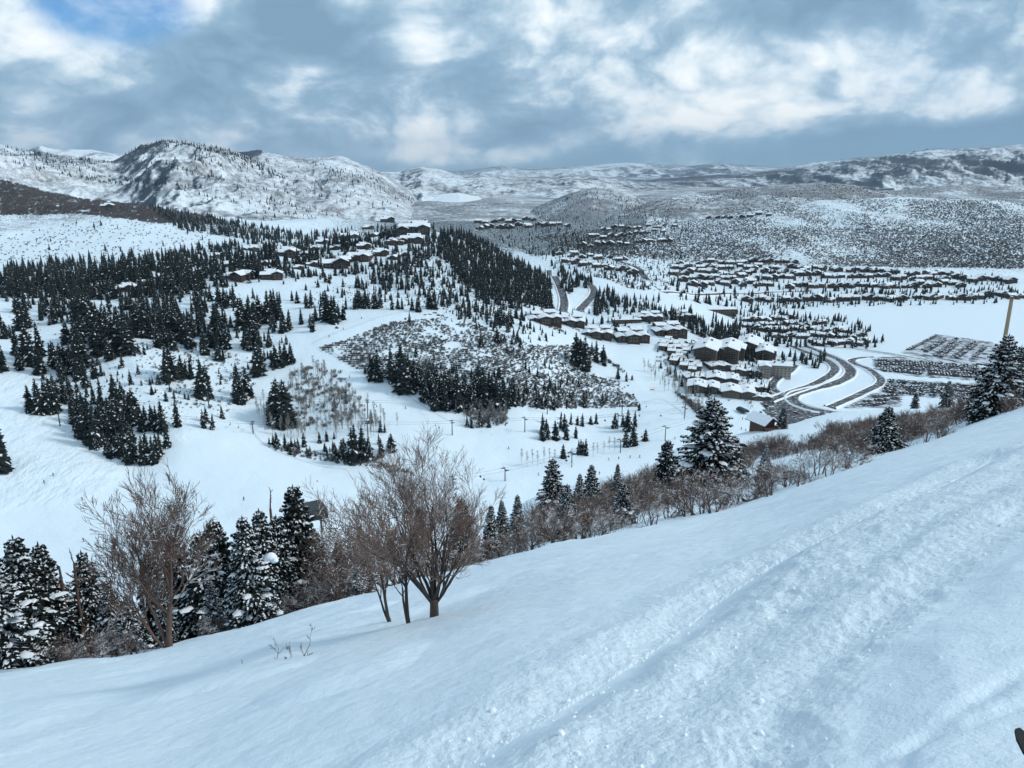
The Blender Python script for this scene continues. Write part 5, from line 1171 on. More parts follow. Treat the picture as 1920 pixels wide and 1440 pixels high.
# far houses: one small mesh each
def far_house(seed, wallc):
    rg = random.Random(seed); B = MB(); h = House()
    h.block(0, 0, 12, 9, 4.6, 'x' if seed % 2 else 'y', .42, .6, 0, .5); h.block(rg.choice((-5, 5)), -3.5, 6, 7, 3.8, 'y', .42, .5, 0, .5)
    B.add(h.wall.v, h.wall.f, 0); B.add(h.roof.v, h.roof.f, 1); B.add(h.snow.v, h.snow.f, 2)
    for a in (-3.5, 0, 3.5): B.box((a, -4.53 if seed % 2 else -4.53, 2.4), (1.3, .1, 1.4), 3)
    return B.mesh('far_house', [wallc, MAT_ROOF, MAT_SNOW, MAT_GLASS])
FARH = [far_house(i, (MAT_TIMBER, MAT_TAUPE, MAT_TIMBER, MAT_TIMBER)[i % 4]) for i in range(6)]
def house_row(pts, lab, group, wm=(11, 15), rz=0.0, ymin=600.):
    pts = sorted(pts); P_ = pix([a[0] for a in pts], [a[1] for a in pts], ymin)
    for i, p in enumerate(P_):
        s_ = PR.uniform(*wm) / 14.
        o = link('house', FARH[PR.randrange(6)], None, (p[0], p[1], p[2] + .2)); o.scale = (s_,) * 3; o.rotation_euler = (0, 0, rz + PR.uniform(-.6, .6))
        tag(o, '%s house from the left in %s' % (NUMW[i], lab), 'house', group)
        FOOT.append((p[0], p[1], 7))
def rowp(u0, v0, u1, v1, n, ju=5, jv=3.6): return [(u0 + (u1 - u0) * i / (n - 1) + PR.uniform(-ju, ju), v0 + (v1 - v0) * i / (n - 1) + PR.uniform(-jv, jv)) for i in range(n)]
for nm, r_ in [('topmost row of the dark village', rowp(1275, 497, 1490, 492, 15)), ('second row of the dark village', rowp(1265, 506, 1500, 503, 17)), ('third row of the dark village', rowp(1268, 515, 1505, 513, 17)), ('fourth row of the dark village', rowp(1280, 525, 1480, 524, 14)), ('lowest row of the dark village', rowp(1300, 535, 1440, 535, 10)),
               ('upper terrace of the dark village', rowp(1510, 506, 1780, 517, 18)), ('middle terrace of the dark village', rowp(1500, 518, 1900, 529, 26)), ('lower terrace of the dark village', rowp(1480, 540, 1800, 536, 22))]:
    house_row(r_, 'the ' + nm.strip(), 'dark village under the brush hill', (13, 18), PR.uniform(-.2, .2))
for nm, r_ in [('back row of town houses before the field', rowp(1395, 603, 1480, 598, 9)), ('second row of town houses before the field', rowp(1400, 612, 1540, 610, 13)), ('third row of town houses before the field', rowp(1420, 622, 1590, 622, 14)), ('fourth row of town houses before the field', rowp(1455, 632, 1610, 634, 12)), ('front row of town houses before the field', rowp(1520, 645, 1620, 646, 9))]:
    house_row(r_, 'the ' + nm, 'town houses before the white field', (10, 13), PR.uniform(-.4, .1))
house_row(rowp(1400, 567, 1920, 558, 24, 4, 2.5), 'the pale row across the white field', 'houses along the white field', (13, 19), 0.05)
for nm, r_ in [('scattered row under the far road', rowp(1050, 478, 1170, 490, 9, 6, 4)), ('scattered row along the winding valley road', rowp(1060, 492, 1190, 512, 10, 6, 4)), ('hillside row left of the brush hill', rowp(1110, 446, 1240, 436, 12, 5, 4)), ('upper hillside row near the dark hill', rowp(1130, 432, 1260, 424, 12, 5, 4)), ('lower hillside row near the dark hill', rowp(1090, 462, 1250, 452, 12, 5, 4)), ('row on the ledge of the brush hill', rowp(1310, 412, 1440, 404, 9, 5, 2))]:
    house_row(r_, 'the ' + nm, 'houses of the valley side', (13, 19), PR.uniform(-.3, .3))
for nm, r_ in [('far town under the dark hill', rowp(900, 428, 1060, 424, 14, 5, 3)), ('far edge of the town', rowp(900, 418, 1010, 414, 10, 5, 2))]:
    house_row(r_, 'the ' + nm, 'far town', (18, 26), 0)
put_house('villa', 203, 391, 22, .1, 'lone house on the sunny slope under the wooded spur', None, 1000.)

# ------------------------------------------------------------------ roads and car parks
def ribbon(name, pts, width, label, lift=.35, matl=None, banks=True, ymin=400.):
    P_ = pix([a[0] for a in pts], [a[1] for a in pts], ymin)[:, :2]
    d = np.r_[0, np.cumsum(np.hypot(*np.diff(P_, axis=0).T))]; n = max(8, int(d[-1] / 5)); s = np.linspace(0, d[-1], n)
    # smooth curve through the surveyed points
    Q = np.stack([np.interp(s, d, P_[:, 0]), np.interp(s, d, P_[:, 1])], -1)
    for _ in range(max(2, int(26 / max(1, d[-1] / n)))): Q[1:-1] = (Q[:-2] + 2 * Q[1:-1] + Q[2:]) / 4
    T = np.gradient(Q, axis=0); T /= np.linalg.norm(T, axis=1)[:, None] + 1e-9; N_ = np.stack([-T[:, 1], T[:, 0]], -1)
    cols = np.linspace(-width / 2, width / 2, 5)
    X = Q[:, 0][:, None] + N_[:, 0][:, None] * cols; Y = Q[:, 1][:, None] + N_[:, 1][:, None] * cols
    Z = gz(X.ravel(), Y.ravel()).reshape(X.shape); Z = np.maximum(Z, Z.mean(1, keepdims=True)) + lift
    o = grid_mesh(name, X, Y, Z, matl or MAT_ROAD); tag(o, label, None, None, 'structure')
    if banks:
        for sd_, nm in ((-1, 'snow_bank'), (1, 'snow_bank')):
            c2 = np.array([0, .8, 1.7, 2.8]) ; hz = np.array([-.3, .95, .85, -.8])
            X2 = Q[:, 0][:, None] + N_[:, 0][:, None] * (width / 2 + c2) * sd_; Y2 = Q[:, 1][:, None] + N_[:, 1][:, None] * (width / 2 + c2) * sd_
            Z2 = gz(X2.ravel(), Y2.ravel()).reshape(X2.shape) + lift + hz[None] * (.6 + .8 * vnoise(X2 * .15, Y2 * .15, 5))
            b_ = grid_mesh(nm, X2, Y2, Z2, MAT_SNOW); b_.parent = o; b_['kind'] = 'structure'
    return o
ribbon('road', [(1029, 508), (1040, 520), (1050, 540), (1056, 558), (1058, 572), (1055, 586)], 9, 'grey road dropping beside the wooded ridge', ymin=700.)
ribbon('road', [(1098, 532), (1110, 537), (1115, 547), (1109, 560), (1097, 572), (1086, 584)], 9, 'grey road curving down towards the chalet blocks', ymin=700.)
ribbon('road', [(1240, 585), (1248, 588), (1249, 597), (1245, 606)], 6, 'small loop road between the chalet blocks', ymin=600.)
ribbon('road', [(1055, 463), (1095, 470), (1130, 480), (1165, 493), (1196, 503), (1204, 514), (1212, 526), (1228, 536), (1245, 545)], 11, 'winding road running down the far valley side', ymin=1150.)
ribbon('road', [(1196, 430), (1202, 440), (1222, 447), (1246, 453), (1262, 462)], 11, 'short bend of road high on the far valley side', ymin=1300.)
ribbon('road', [(1245, 549), (1300, 553), (1360, 551), (1440, 549), (1520, 547)], 9, 'straight road before the dark village', ymin=1000.)
ribbon('road', [(1508, 650), (1546, 665), (1580, 680), (1597, 697), (1589, 711), (1560, 722), (1528, 730), (1492, 739), (1480, 748), (1490, 760), (1516, 768), (1552, 774), (1610, 782)], 9.5, 'wide outer road sweeping round the snowy island', ymin=560.)
ribbon('road', [(1482, 651), (1505, 661), (1536, 670), (1554, 679), (1567, 690), (1563, 700), (1549, 711), (1527, 722), (1489, 735), (1467, 743), (1440, 754)], 8, 'inner road curving past the hotel', ymin=560., lift=.42)
ribbon('road', [(1492, 686), (1477, 702), (1454, 713), (1446, 723), (1446, 733), (1464, 742)], 6.5, 'hotel driveway between snow banks', ymin=560., lift=.5)
ribbon('road', [(1516, 649), (1567, 653), (1614, 657), (1680, 667), (1735, 677)], 5, 'thin straight lane across the snow to the car park', ymin=560.)
ribbon('road', [(1640, 671), (1602, 673), (1591, 678), (1606, 686), (1630, 694), (1640, 704), (1655, 714), (1646, 725), (1614, 739), (1583, 754), (1556, 766)], 7, 'loop lane along the edge of the car park', ymin=560.)
ribbon('road', [(1860, 697), (1890, 682), (1925, 662), (1990, 640)], 9, 'road leaving the car park on the right', ymin=560.)
MAT_PACKED = mat('packed_snow', (.4, .44, .48), .7, .2); _g = G(MAT_PACKED); _P = _g.pos()
_g.color(_g.mix(_g.ramp(_g.noise(_P, .10, 4, .6), .36, .58), (.08, .09, .105), (.55, .62, .69)))
def lot(name, poly, label, lift=.25, ymin=560.):
    P_ = pix([a[0] for a in poly], [a[1] for a in poly], ymin)
    x0, x1, y0, y1 = P_[:, 0].min(), P_[:, 0].max(), P_[:, 1].min(), P_[:, 1].max(); st = 4.0
    xs = np.arange(x0, x1 + st, st); ys = np.arange(y0, y1 + st, st); pp = [(a, b_) for a, b_ in P_[:, :2]]
    M = MB(); idx = {}
    for i, a in enumerate(xs[:-1]):
        for j, b_ in enumerate(ys[:-1]):
            if not in_poly(np.array([a + st / 2]), np.array([b_ + st / 2]), pp)[0]: continue
            f = []
            for (ii, jj) in ((i, j), (i + 1, j), (i + 1, j + 1), (i, j + 1)):
                if (ii, jj) not in idx: idx[(ii, jj)] = len(M.v); M.v.append((xs[ii], ys[jj], 0))
                f.append(idx[(ii, jj)])
            M.f.append(tuple(f)); M.m.append(0)
    V_ = np.array(M.v); Z = gz(V_[:, 0], V_[:, 1]) + lift; M.v = [(a, b_, c) for (a, b_, _), c in zip(M.v, Z)]
    o = link(name, M.mesh(name, MAT_ROAD if name == 'plaza' else MAT_PACKED, True)); tag(o, label, None, None, 'structure'); return o
lot('car_park', [(1636, 672), (1720, 671), (1845, 688), (1850, 716), (1700, 706), (1640, 694)], 'large packed car park below the white field')
lot('car_park', [(1662, 712), (1830, 722), (1830, 750), (1650, 738)], 'second packed car park nearer the oak slope')
lot('car_park', [(1636, 738), (1690, 738), (1690, 764), (1585, 766)], 'small car park by the loop lane')
lot('car_park', [(1690, 662), (1756, 628), (1800, 634), (1850, 640), (1900, 655), (1880, 690), (1745, 677)], 'upper car park with slanting rows of cars')
lot('plaza', [(1427, 758), (1440, 750), (1472, 744), (1495, 762), (1560, 774), (1625, 780), (1620, 800), (1540, 806), (1470, 795), (1436, 776)], 'dark asphalt turning circle at the base area', .3)

MAT_TRACK = mat('rutted_snow', (.60, .70, .78), .6, .2)
for i, pts in enumerate([[(598, 652), (640, 676), (700, 708), (760, 742), (810, 772), (840, 790)], [(604, 650), (650, 676), (710, 708), (770, 740), (815, 765)], [(585, 645), (640, 622), (700, 600), (752, 586)], [(470, 800), (478, 822), (510, 846), (570, 866), (650, 880)], [(1200, 760), (1235, 745), (1262, 760), (1290, 785)]]):
    ribbon('cat_track', pts, 1.3, ['upper', 'second', 'curving', 'lower', 'right'][i] + ' machine track pressed in the snow along the groomed run', .10, MAT_TRACK, False, 300.)
# ------------------------------------------------------------------ cars
def paint_mat():
    m = mat('car_paint', (.1, .1, .1), .3, .5); g = G(m)
    r = g.n('ShaderNodeValToRGB'); r.color_ramp.interpolation = 'CONSTANT'; e = r.color_ramp.elements
    cols = [(.012, .014, .018), (.03, .035, .045), (.015, .025, .05), (.09, .10, .11), (.30, .32, .34), (.6, .62, .64), (.02, .022, .024), (.10, .02, .018), (.04, .05, .06)]
    while len(e) < len(cols): e.new(.5)
    for i, c in enumerate(cols): e[i].position = i / len(cols); e[i].color = (*c, 1)
    g.l(g.n('ShaderNodeObjectInfo').outputs['Random'], r.inputs[0]); g.color(r.outputs[0]); return m
MAT_PAINT = paint_mat()
def car_mesh(L, W, hb_, hc, c0, c1, snow, seed):
    rg = random.Random(seed); B = MB()
    # lower body, lofted; cabin with sloped screens; four wheels; snow on the roof and bonnet
    def loft(secs, mi):
        n = 4; vs_ = [q for s_ in secs for q in s_]; fs = [(3, 2, 1, 0), tuple(range(len(vs_) - 4, len(vs_)))]
        for i in range(len(secs) - 1):
            for k in range(n): fs.append((i * n + k, i * n + (k + 1) % n, (i + 1) * n + (k + 1) % n, (i + 1) * n + k))
        B.add(vs_, fs, mi)
    sec = lambda y, w_, z0, z1: [(-w_ / 2, y, z0), (w_ / 2, y, z0), (w_ / 2 * .94, y, z1), (-w_ / 2 * .94, y, z1)]
    loft([sec(-L / 2, W * .86, .35, hb_ * .78), sec(-L / 2 + .25, W, .25, hb_ * .92), sec(0, W, .22, hb_), sec(L / 2 - .3, W, .25, hb_ * .98), sec(L / 2, W * .9, .35, hb_ * .85)], 0)
    q = lambda y, w_, z: [(-w_ / 2, y, z), (w_ / 2, y, z)]
    a0, a1, b0, b1 = q(c0, W * .9, hb_), q(c1, W * .9, hb_), q(c0 + .55, W * .76, hc), q(c1 - .3, W * .76, hc)
    B.add([a0[0], a0[1], a1[1], a1[0], b0[0], b0[1], b1[1], b1[0]], [(0, 1, 5, 4), (1, 2, 6, 5), (2, 3, 7, 6), (3, 0, 4, 7)], 1)
    B.add([b0[0], b0[1], b1[1], b1[0]], [(0, 1, 2, 3)], 0)
    for y in (-L * .31, L * .30):
        for sx in (-1, 1):
            n = 8; cs_ = [(sx * W * .47, y + .34 * math.cos(6.283 * k / n), .34 + .34 * math.sin(6.283 * k / n)) for k in range(n)]; c2 = [(sx * W * .36, b_, c) for _, b_, c in cs_]
            B.add(cs_ + c2, [tuple(range(n))[::sx], ] + [(k, (k + 1) % n, (k + 1) % n + n, k + n) for k in range(n)], 2)
    if snow: B.blob((0, (c0 + c1) / 2 + .1, hc - .02), W * .42, (c1 - c0) * .40, .22, rg, 3, .1, 8); 
    if snow > 1: B.blob((0, -L / 2 + .75, hb_ * .92), W * .42, .6, .16, rg, 3, .1, 7)
    for sx in (-1, 1): B.box((sx * W * .33, -L / 2 - .01, hb_ * .66), (.35, .06, .18), 4)
    return B.mesh('car', [MAT_PAINT, MAT_GLASS, MAT_BLACK, MAT_SNOW, MAT_CREAM])
CARS = [car_mesh(4.6, 1.8, .85, 1.42, -1.0, 1.6, 0, 1), car_mesh(4.7, 1.9, 1.0, 1.75, -.95, 2.2, 1, 2), car_mesh(4.8, 1.95, 1.05, 1.85, -.9, 2.25, 2, 3), car_mesh(4.5, 1.8, .9, 1.5, -.9, 2.0, 1, 4), car_mesh(5.4, 1.95, 1.05, 1.85, -1.2, .9, 0, 5)]
CAR = []
def car_row(a, b_, lab, skip=.12, space=2.9, turn=0.0):
    P_ = pix([a[0], b_[0]], [a[1], b_[1]], 560.); d = P_[1] - P_[0]; L = math.hypot(d[0], d[1]); n = int(L / space); ang = math.atan2(d[1], d[0])
    for i in range(n + 1):
        if PR.random() < skip: continue
        q = P_[0] + d * (i * space / L)
        CAR.append((q[1], q[0] + PR.uniform(-.15, .15), q[1] + PR.uniform(-.25, .25), float(gz(q[0], q[1])[0]) + .28, ang + turn + PR.choice((0, math.pi)) + PR.uniform(-.04, .04), lab))
for i, dv in enumerate((0, 2.7, 6.2, 8.9, 12.4, 15.1, 18.6, 21.3)):
    car_row((1643 + (i > 4) * 10, 676 + dv), (1835, 689 + dv), 'the %s row of the large car park' % ORD[i], .07, 2.75)
for i, dv in enumerate((0, 2.8, 6.4, 9.2, 12.8, 15.6, 19.2)):
    car_row((1668 - i * 2, 716 + dv), (1825, 727 + dv), 'the %s row of the second car park' % ORD[i], .08, 2.8)
for i, (a, b_) in enumerate([((1640, 748), (1684, 742)), ((1622, 755), (1684, 750)), ((1596, 764), (1660, 758))]): car_row(a, b_, 'the %s row of the small car park' % ORD[i], .2, 3.0)
for i, (a, b_) in enumerate([((1703, 658), (1757, 631)), ((1729, 659), (1770, 637)), ((1736, 661), (1775, 639)), ((1752, 669), (1793, 637)), ((1762, 671), (1801, 641)), ((1784, 673), (1826, 642)), ((1793, 674), (1836, 643)), ((1822, 676), (1848, 652))]): car_row(a, b_, 'the %s slanting row uphill' % ORD[i], .1, 3.4)
CAR.sort(); rest = CAR[285:]; _cc = {}
for c in sorted(CAR[:285], key=lambda c: (c[5], c[1])):
    k = _cc.get(c[5], 0); _cc[c[5]] = k + 1
    o = link('car', CARS[PR.randrange(5)], None, c[1:4]); o.rotation_euler = (0, 0, c[4]); o.scale = (1.1,) * 3
    tag(o, '%s parked car from the left in %s' % (NUMW[min(k, 49)], c[5]), 'car', 'cars in the car parks')
if rest: scatter('parked_cars', 'rest of the cars packed in the far rows of the car parks', CARS, [c[1:4] for c in rest], np.full((len(rest), 3), 1.1), [c[4] for c in rest], [PR.randrange(5) for c in rest])
# vehicles near the base, with their parts
def van(u, v, rz, label, s_=1.0):
    p = pix([u], [v], 500.)[0]; o = empty('minibus', (p[0], p[1], p[2] + .32), rz, s_)
    B = MB(); B.box((0, 0, 1.35), (2.1, 6.4, 1.9), 0, 0, .96); B.box((0, -3.4, .95), (2.0, .6, 1.0), 0, 0, .9); link('body', B.mesh('body', mat('van_white', (.55, .57, .6), .35)), o)
    for y in (-2.0, -.7, .6, 1.9):
        W_ = MB(); W_.box((1.055, y, 1.75), (.04, 1.0, .6)); link('window', W_.mesh('window', MAT_GLASS), o); W_ = MB(); W_.box((-1.055, y, 1.75), (.04, 1.0, .6)); link('window', W_.mesh('window', MAT_GLASS), o)
    W_ = MB(); W_.box((0, -3.22, 1.75), (1.7, .06, .7)); link('windscreen', W_.mesh('windscreen', MAT_GLASS), o)
    for y in (-2.3, 2.1):
        for sx in (-1, 1): W_ = MB(); W_.tube([(sx * .8, y, .4), (sx * 1.06, y, .4)], .4, 10); link('wheel', W_.mesh('wheel', MAT_BLACK), o)
    S_ = MB(); S_.box((0, 0, 2.4), (1.9, 6.0, .22), 0, 0, .93); link('roof_snow', S_.mesh('roof_snow', MAT_SNOW), o)
    return tag(o, label, 'minibus')
van(1527, 779, 1.2, 'white-roofed minibus parked on the turning circle'); van(1446, 769, 1.35, 'minibus near the lift line end of the turning circle', .8)
p = pix([1567], [784], 500.)[0]; o = empty('kiosk', (p[0], p[1], p[2] + .3), .15)
B = MB(); B.box((0, 0, 1.2), (5, 3.4, 3.0)); link('wall', B.mesh('wall', MAT_TIMBER), o); B = MB(); B.box((0, 0, 2.85), (6.6, 5.0, .3)); link('roof', B.mesh('roof', MAT_ROOF), o); B = MB(); B.box((0, 0, 3.25), (6.3, 4.7, .5), 0, 0, .95); link('roof_snow', B.mesh('roof_snow', MAT_SNOW), o); B = MB(); B.box((0, -1.73, 1.5), (3.0, .08, 1.3)); link('window', B.mesh('window', MAT_GLASS), o)
tag(o, 'brown kiosk with a flat snowy roof beside the minibus', 'kiosk')
for i, (u_, v_, rz) in enumerate([(1484, 774, .6), (1492, 777, .7), (1520, 787, 1.4), (1512, 790, 1.5), (1555, 791, .2), (1542, 777, 1.1), (1437, 764, .9), (1450, 778, 1.2)]):
    p = pix([u_], [v_], 500.)[0]; o = link('car', CARS[i % 5], None, (p[0], p[1], p[2] + .33)); o.rotation_euler = (0, 0, rz)
    tag(o, '%s car from the left standing on the dark turning circle' % ORD[[2, 3, 5, 4, 7, 6, 0, 1][i]], 'car', 'cars on the turning circle')

# ------------------------------------------------------------------ chairlifts
def tower(u, vb, vt, rz, label, ymin=150., Y=None):
    p = pix([u], [vb], ymin)[0] if Y is None else at_Y(u, Y); h_ = max(5., float(z_at_row(vt, p[1]) - p[2]))
    o = empty('lift_tower', tuple(p), rz)
    B = MB(); B.tube([(0, 0, -1), (0, 0, h_)], [.42, .30], 8); link('pole', B.mesh('pole', MAT_STEEL), o)
    B = MB(); B.box((0, 0, h_ + .1), (5.2, .35, .4)); B.box((0, 0, h_ + .75), (.2, .2, 1.0)); B.box((-1.2, 0, h_ + 1.2), (2.6, .15, .15)); link('crossarm', B.mesh('crossarm', MAT_STEEL), o)
    for sx in (-1, 1): B = MB(); B.box((sx * 2.5, 0, h_ - .1), (.25, 2.6, .3)); B.box((sx * 2.5, 0, h_ + .25), (.5, 3.0, .08)); link('sheave_train', B.mesh('sheave_train', MAT_BLACK), o)
    tag(o, label, 'lift tower', 'chairlift towers'); return Vector((p[0], p[1], p[2] + h_))
LIFTS = {
 'lowest': [(850, 918, 896), (947, 904, 880), (1072, 871, 850), (1163, 850, 826), (1247, 826, 801), (1330, 800, 775)],
 'middle': [(250, 800, 770), (475, 815, 793), (690, 818, 792), (848, 816, 791), (984, 811, 785), (1158, 805, 778), (1283, 787, 765)],
 'upper': [(113, 800, 772), (392, 765, 740), (690, 785, 752), (855, 778, 752), (1026, 779, 742), (1166, 781, 751), (1284, 778, 757)]}
CH = MB()
CH.tube([(0, 0, 0), (.15, 0, -1.2), (0, 0, -2.2)], .05, 5, 0); CH.box((0, .1, -2.75), (2.0, .12, .7), 1); CH.box((0, -.25, -3.1), (2.0, .6, .12), 1); CH.tube([(-1, .1, -2.3), (1, .1, -2.3)], .05, 5, 0)
for sx in (-1, 1): CH.tube([(sx, .1, -2.3), (sx, .1, -3.1), (sx, -.5, -3.1)], .05, 4, 0)
CHAIR = CH.mesh('lift_chair', [MAT_STEEL, MAT_BLACK])
for ln, tw in LIFTS.items():
    tops = []
    for i, t_ in enumerate(tw):
        a = tw[max(0, i - 1)]; b_ = tw[min(len(tw) - 1, i + 1)]
        tops.append(tower(t_[0], t_[1], t_[2], 0.0, '%s tower from the left on the %s chairlift' % (ORD[i], ln), Y=95. if len(t_) > 3 else None))
    dirs = []
    for i in range(len(tops)):
        d = tops[min(i + 1, len(tops) - 1)] - tops[max(0, i - 1)]; d.z = 0; dirs.append(d.normalized())
    tws = [o for o in bpy.data.objects if o.name.startswith('lift_tower')][-len(tops):]
    for o, d in zip(tws, dirs): o.rotation_euler = (0, 0, math.atan2(d.y, d.x) - math.pi / 2)
    for sx, nm in ((-1, 'uphill'), (1, 'downhill')):
        pts = []
        for i in range(len(tops) - 1):
            off0 = Vector((dirs[i].y, -dirs[i].x, 0)) * 2.5 * sx; off1 = Vector((dirs[i + 1].y, -dirs[i + 1].x, 0)) * 2.5 * sx
            for k in range(7):
                s_ = k / 7; q = (tops[i] + off0).lerp(tops[i + 1] + off1, s_); q.z -= 4 * s_ * (1 - s_) * (tops[i + 1] - tops[i]).length * .012; pts.append(q)
        pts.append(tops[-1] + Vector((dirs[-1].y, -dirs[-1].x, 0)) * 2.5 * sx)
        B = MB(); B.tube(pts, .055, 4, 0); tag(link('lift_cable', B.mesh('lift_cable', MAT_CABLE)), '%s haul cable of the %s chairlift' % (nm, ln), 'cable', 'chairlift cables')
        acc = 0.0; nxt = 20.0; cn = 0
        for a, b_ in zip(pts[:-1], pts[1:]):
            L = (b_ - a).length
            while nxt < acc + L:
                q = a.lerp(b_, (nxt - acc) / L)
                o = link('lift_chair', CHAIR, None, tuple(q)); d = b_ - a; o.rotation_euler = (0, 0, math.atan2(d.y, d.x) - math.pi / 2)
                tag(o, '%s chair from the left hanging on the %s cable of the %s lift' % (NUMW[min(cn, 49)], nm, ln), 'lift chair', 'chairs of the chairlifts'); cn += 1; nxt += (46.0 if ln != 'lowest' else 70.0) + PR.uniform(-5, 5)
            acc += L
# lift motor housing among the near firs
p = at_Y(607, 95.); zt = float(z_at_row(958, 95.))
o = empty('lift_terminal', (p[0], p[1], zt), .5)
B = MB(); B.box((0, 0, 0), (3.0, 3.4, 1.3)); B.box((0, 0, .72), (2.7, 3.1, .14)); link('housing', B.mesh('housing', MAT_GREEN), o)
for sx in (-.9, .9): B = MB(); B.tube([(sx, 0, -.6), (sx, 0, p[2] - zt - .5)], .16, 6); link('leg', B.mesh('leg', MAT_STEEL), o)
B = MB(); B.box((1.33, .2, .1), (.06, .8, .5)); link('window', B.mesh('window', MAT_GLASS), o)
tag(o, 'dark green lift motor housing on posts behind the central firs', 'lift terminal')
# dark rounded lift canopy at the base area
p = pix([1392, ], [775], 500.)[0]; o = empty('lift_canopy', tuple(p), .35)
B = MB(); n = 9
for i in range(n):
    a = math.pi * i / (n - 1); B.v.append((-6.5 * math.cos(a) * .5, -5, 1.8 + 2.2 * math.sin(a))); B.v.append((-6.5 * math.cos(a) * .5, 5, 1.8 + 2.2 * math.sin(a)))
for i in range(n - 1): B.f.append((2 * i, 2 * i + 2, 2 * i + 3, 2 * i + 1)); B.m.append(0)
B.f.append(tuple(range(0, 2 * n, 2))[::-1]); B.m.append(0); B.f.append(tuple(range(1, 2 * n, 2))); B.m.append(0)
B.box((0, 0, 1.7), (6.5, 10, .5)); link('canopy', B.mesh('canopy', MAT_GREEN, False), o)
for sx in (-2, 2): B = MB(); B.tube([(0, sx, -1), (0, sx, 1.6)], .45, 8); link('leg', B.mesh('leg', MAT_STEEL), o)
tag(o, 'dark rounded chairlift canopy at the base area', 'lift terminal')
for i, (u_, v_) in enumerate([(1399, 757), (1406, 762), (1409, 766)]):
    p = pix([u_], [v_], 500.)[0]; o = empty('sign_frame', tuple(p), .3 + .2 * i)
    for sx in (-1.6, 1.6): B = MB(); B.tube([(sx, 0, -.5), (sx, 0, 2.6)], .09, 5); link('post', B.mesh('post', MAT_STEEL), o)
    B = MB(); B.box((0, 0, 2.2), (3.6, .12, .8)); link('board', B.mesh('board', MAT_CREAM), o); tag(o, '%s pale sign frame of the lift queue at the base area' % ORD[i], 'sign', 'lift queue signs')
# tall pole on the right, tan timber
p = at_Y(1889, 90.); p[0] = (1889 - 960) / F / den_v(605) * 90.; p[2] = float(gz(p[0], 90.)[0]); zt = float(z_at_row(560, 90.)); B = MB(); B.tube([(0, 0, -1), (0.02, 0, (zt - p[2]) * .5), (0, 0, zt - p[2])], [.26, .24, .2], 9)
o = empty('timber_pole', tuple(p)); link('shaft', B.mesh('shaft', wood_mat('weathered_pole', (.30, .22, .15), (.42, .33, .24))), o)
B = MB(); B.tube([(0, 0, zt - p[2] - .05), (0, 0, zt - p[2] + .25)], [.26, .22], 9); link('cap', B.mesh('cap', MAT_BROWN), o)
tag(o, 'tall tan timber pole behind the large right-hand fir', 'pole')
# orange net on the run and flag
p = pix([1223], [733], 150.)[0]; o = empty('safety_net', tuple(p), .1); B = MB(); B.box((0, 0, .75), (4.4, .06, .9)); link('net', B.mesh('net', MAT_ORANGE), o)
for sx in (-2.1, 0, 2.1): B = MB(); B.tube([(sx, .05, -.4), (sx, .05, 1.4)], .04, 5); link('post', B.mesh('post', MAT_BLACK), o)
tag(o, 'short strip of orange safety net on the curving run', 'safety net')
for i, (u_, v_, lab) in enumerate([(594, 908, 'orange flag on the open run above the central firs'), (1047, 948, 'small orange flag beside the oak slope'), (1172, 838, 'orange marker in the tree strip by the base run')]):
    p = pix([u_], [v_], 80.)[0]; o = empty('marker_flag', tuple(p)); B = MB(); B.tube([(0, 0, -.3), (0, 0, 1.9)], .03, 5); link('pole', B.mesh('pole', MAT_BLACK), o)
    B = MB(); B.add([(0, 0, 1.9), (.55, .05, 1.8), (1.0, -.05, 1.85), (1.0, -.05, 1.25), (.55, .05, 1.2), (0, 0, 1.2)], [(0, 1, 4, 5), (1, 2, 3, 4)]); link('cloth', B.mesh('cloth', MAT_ORANGE), o); tag(o, lab, 'flag', 'orange markers')

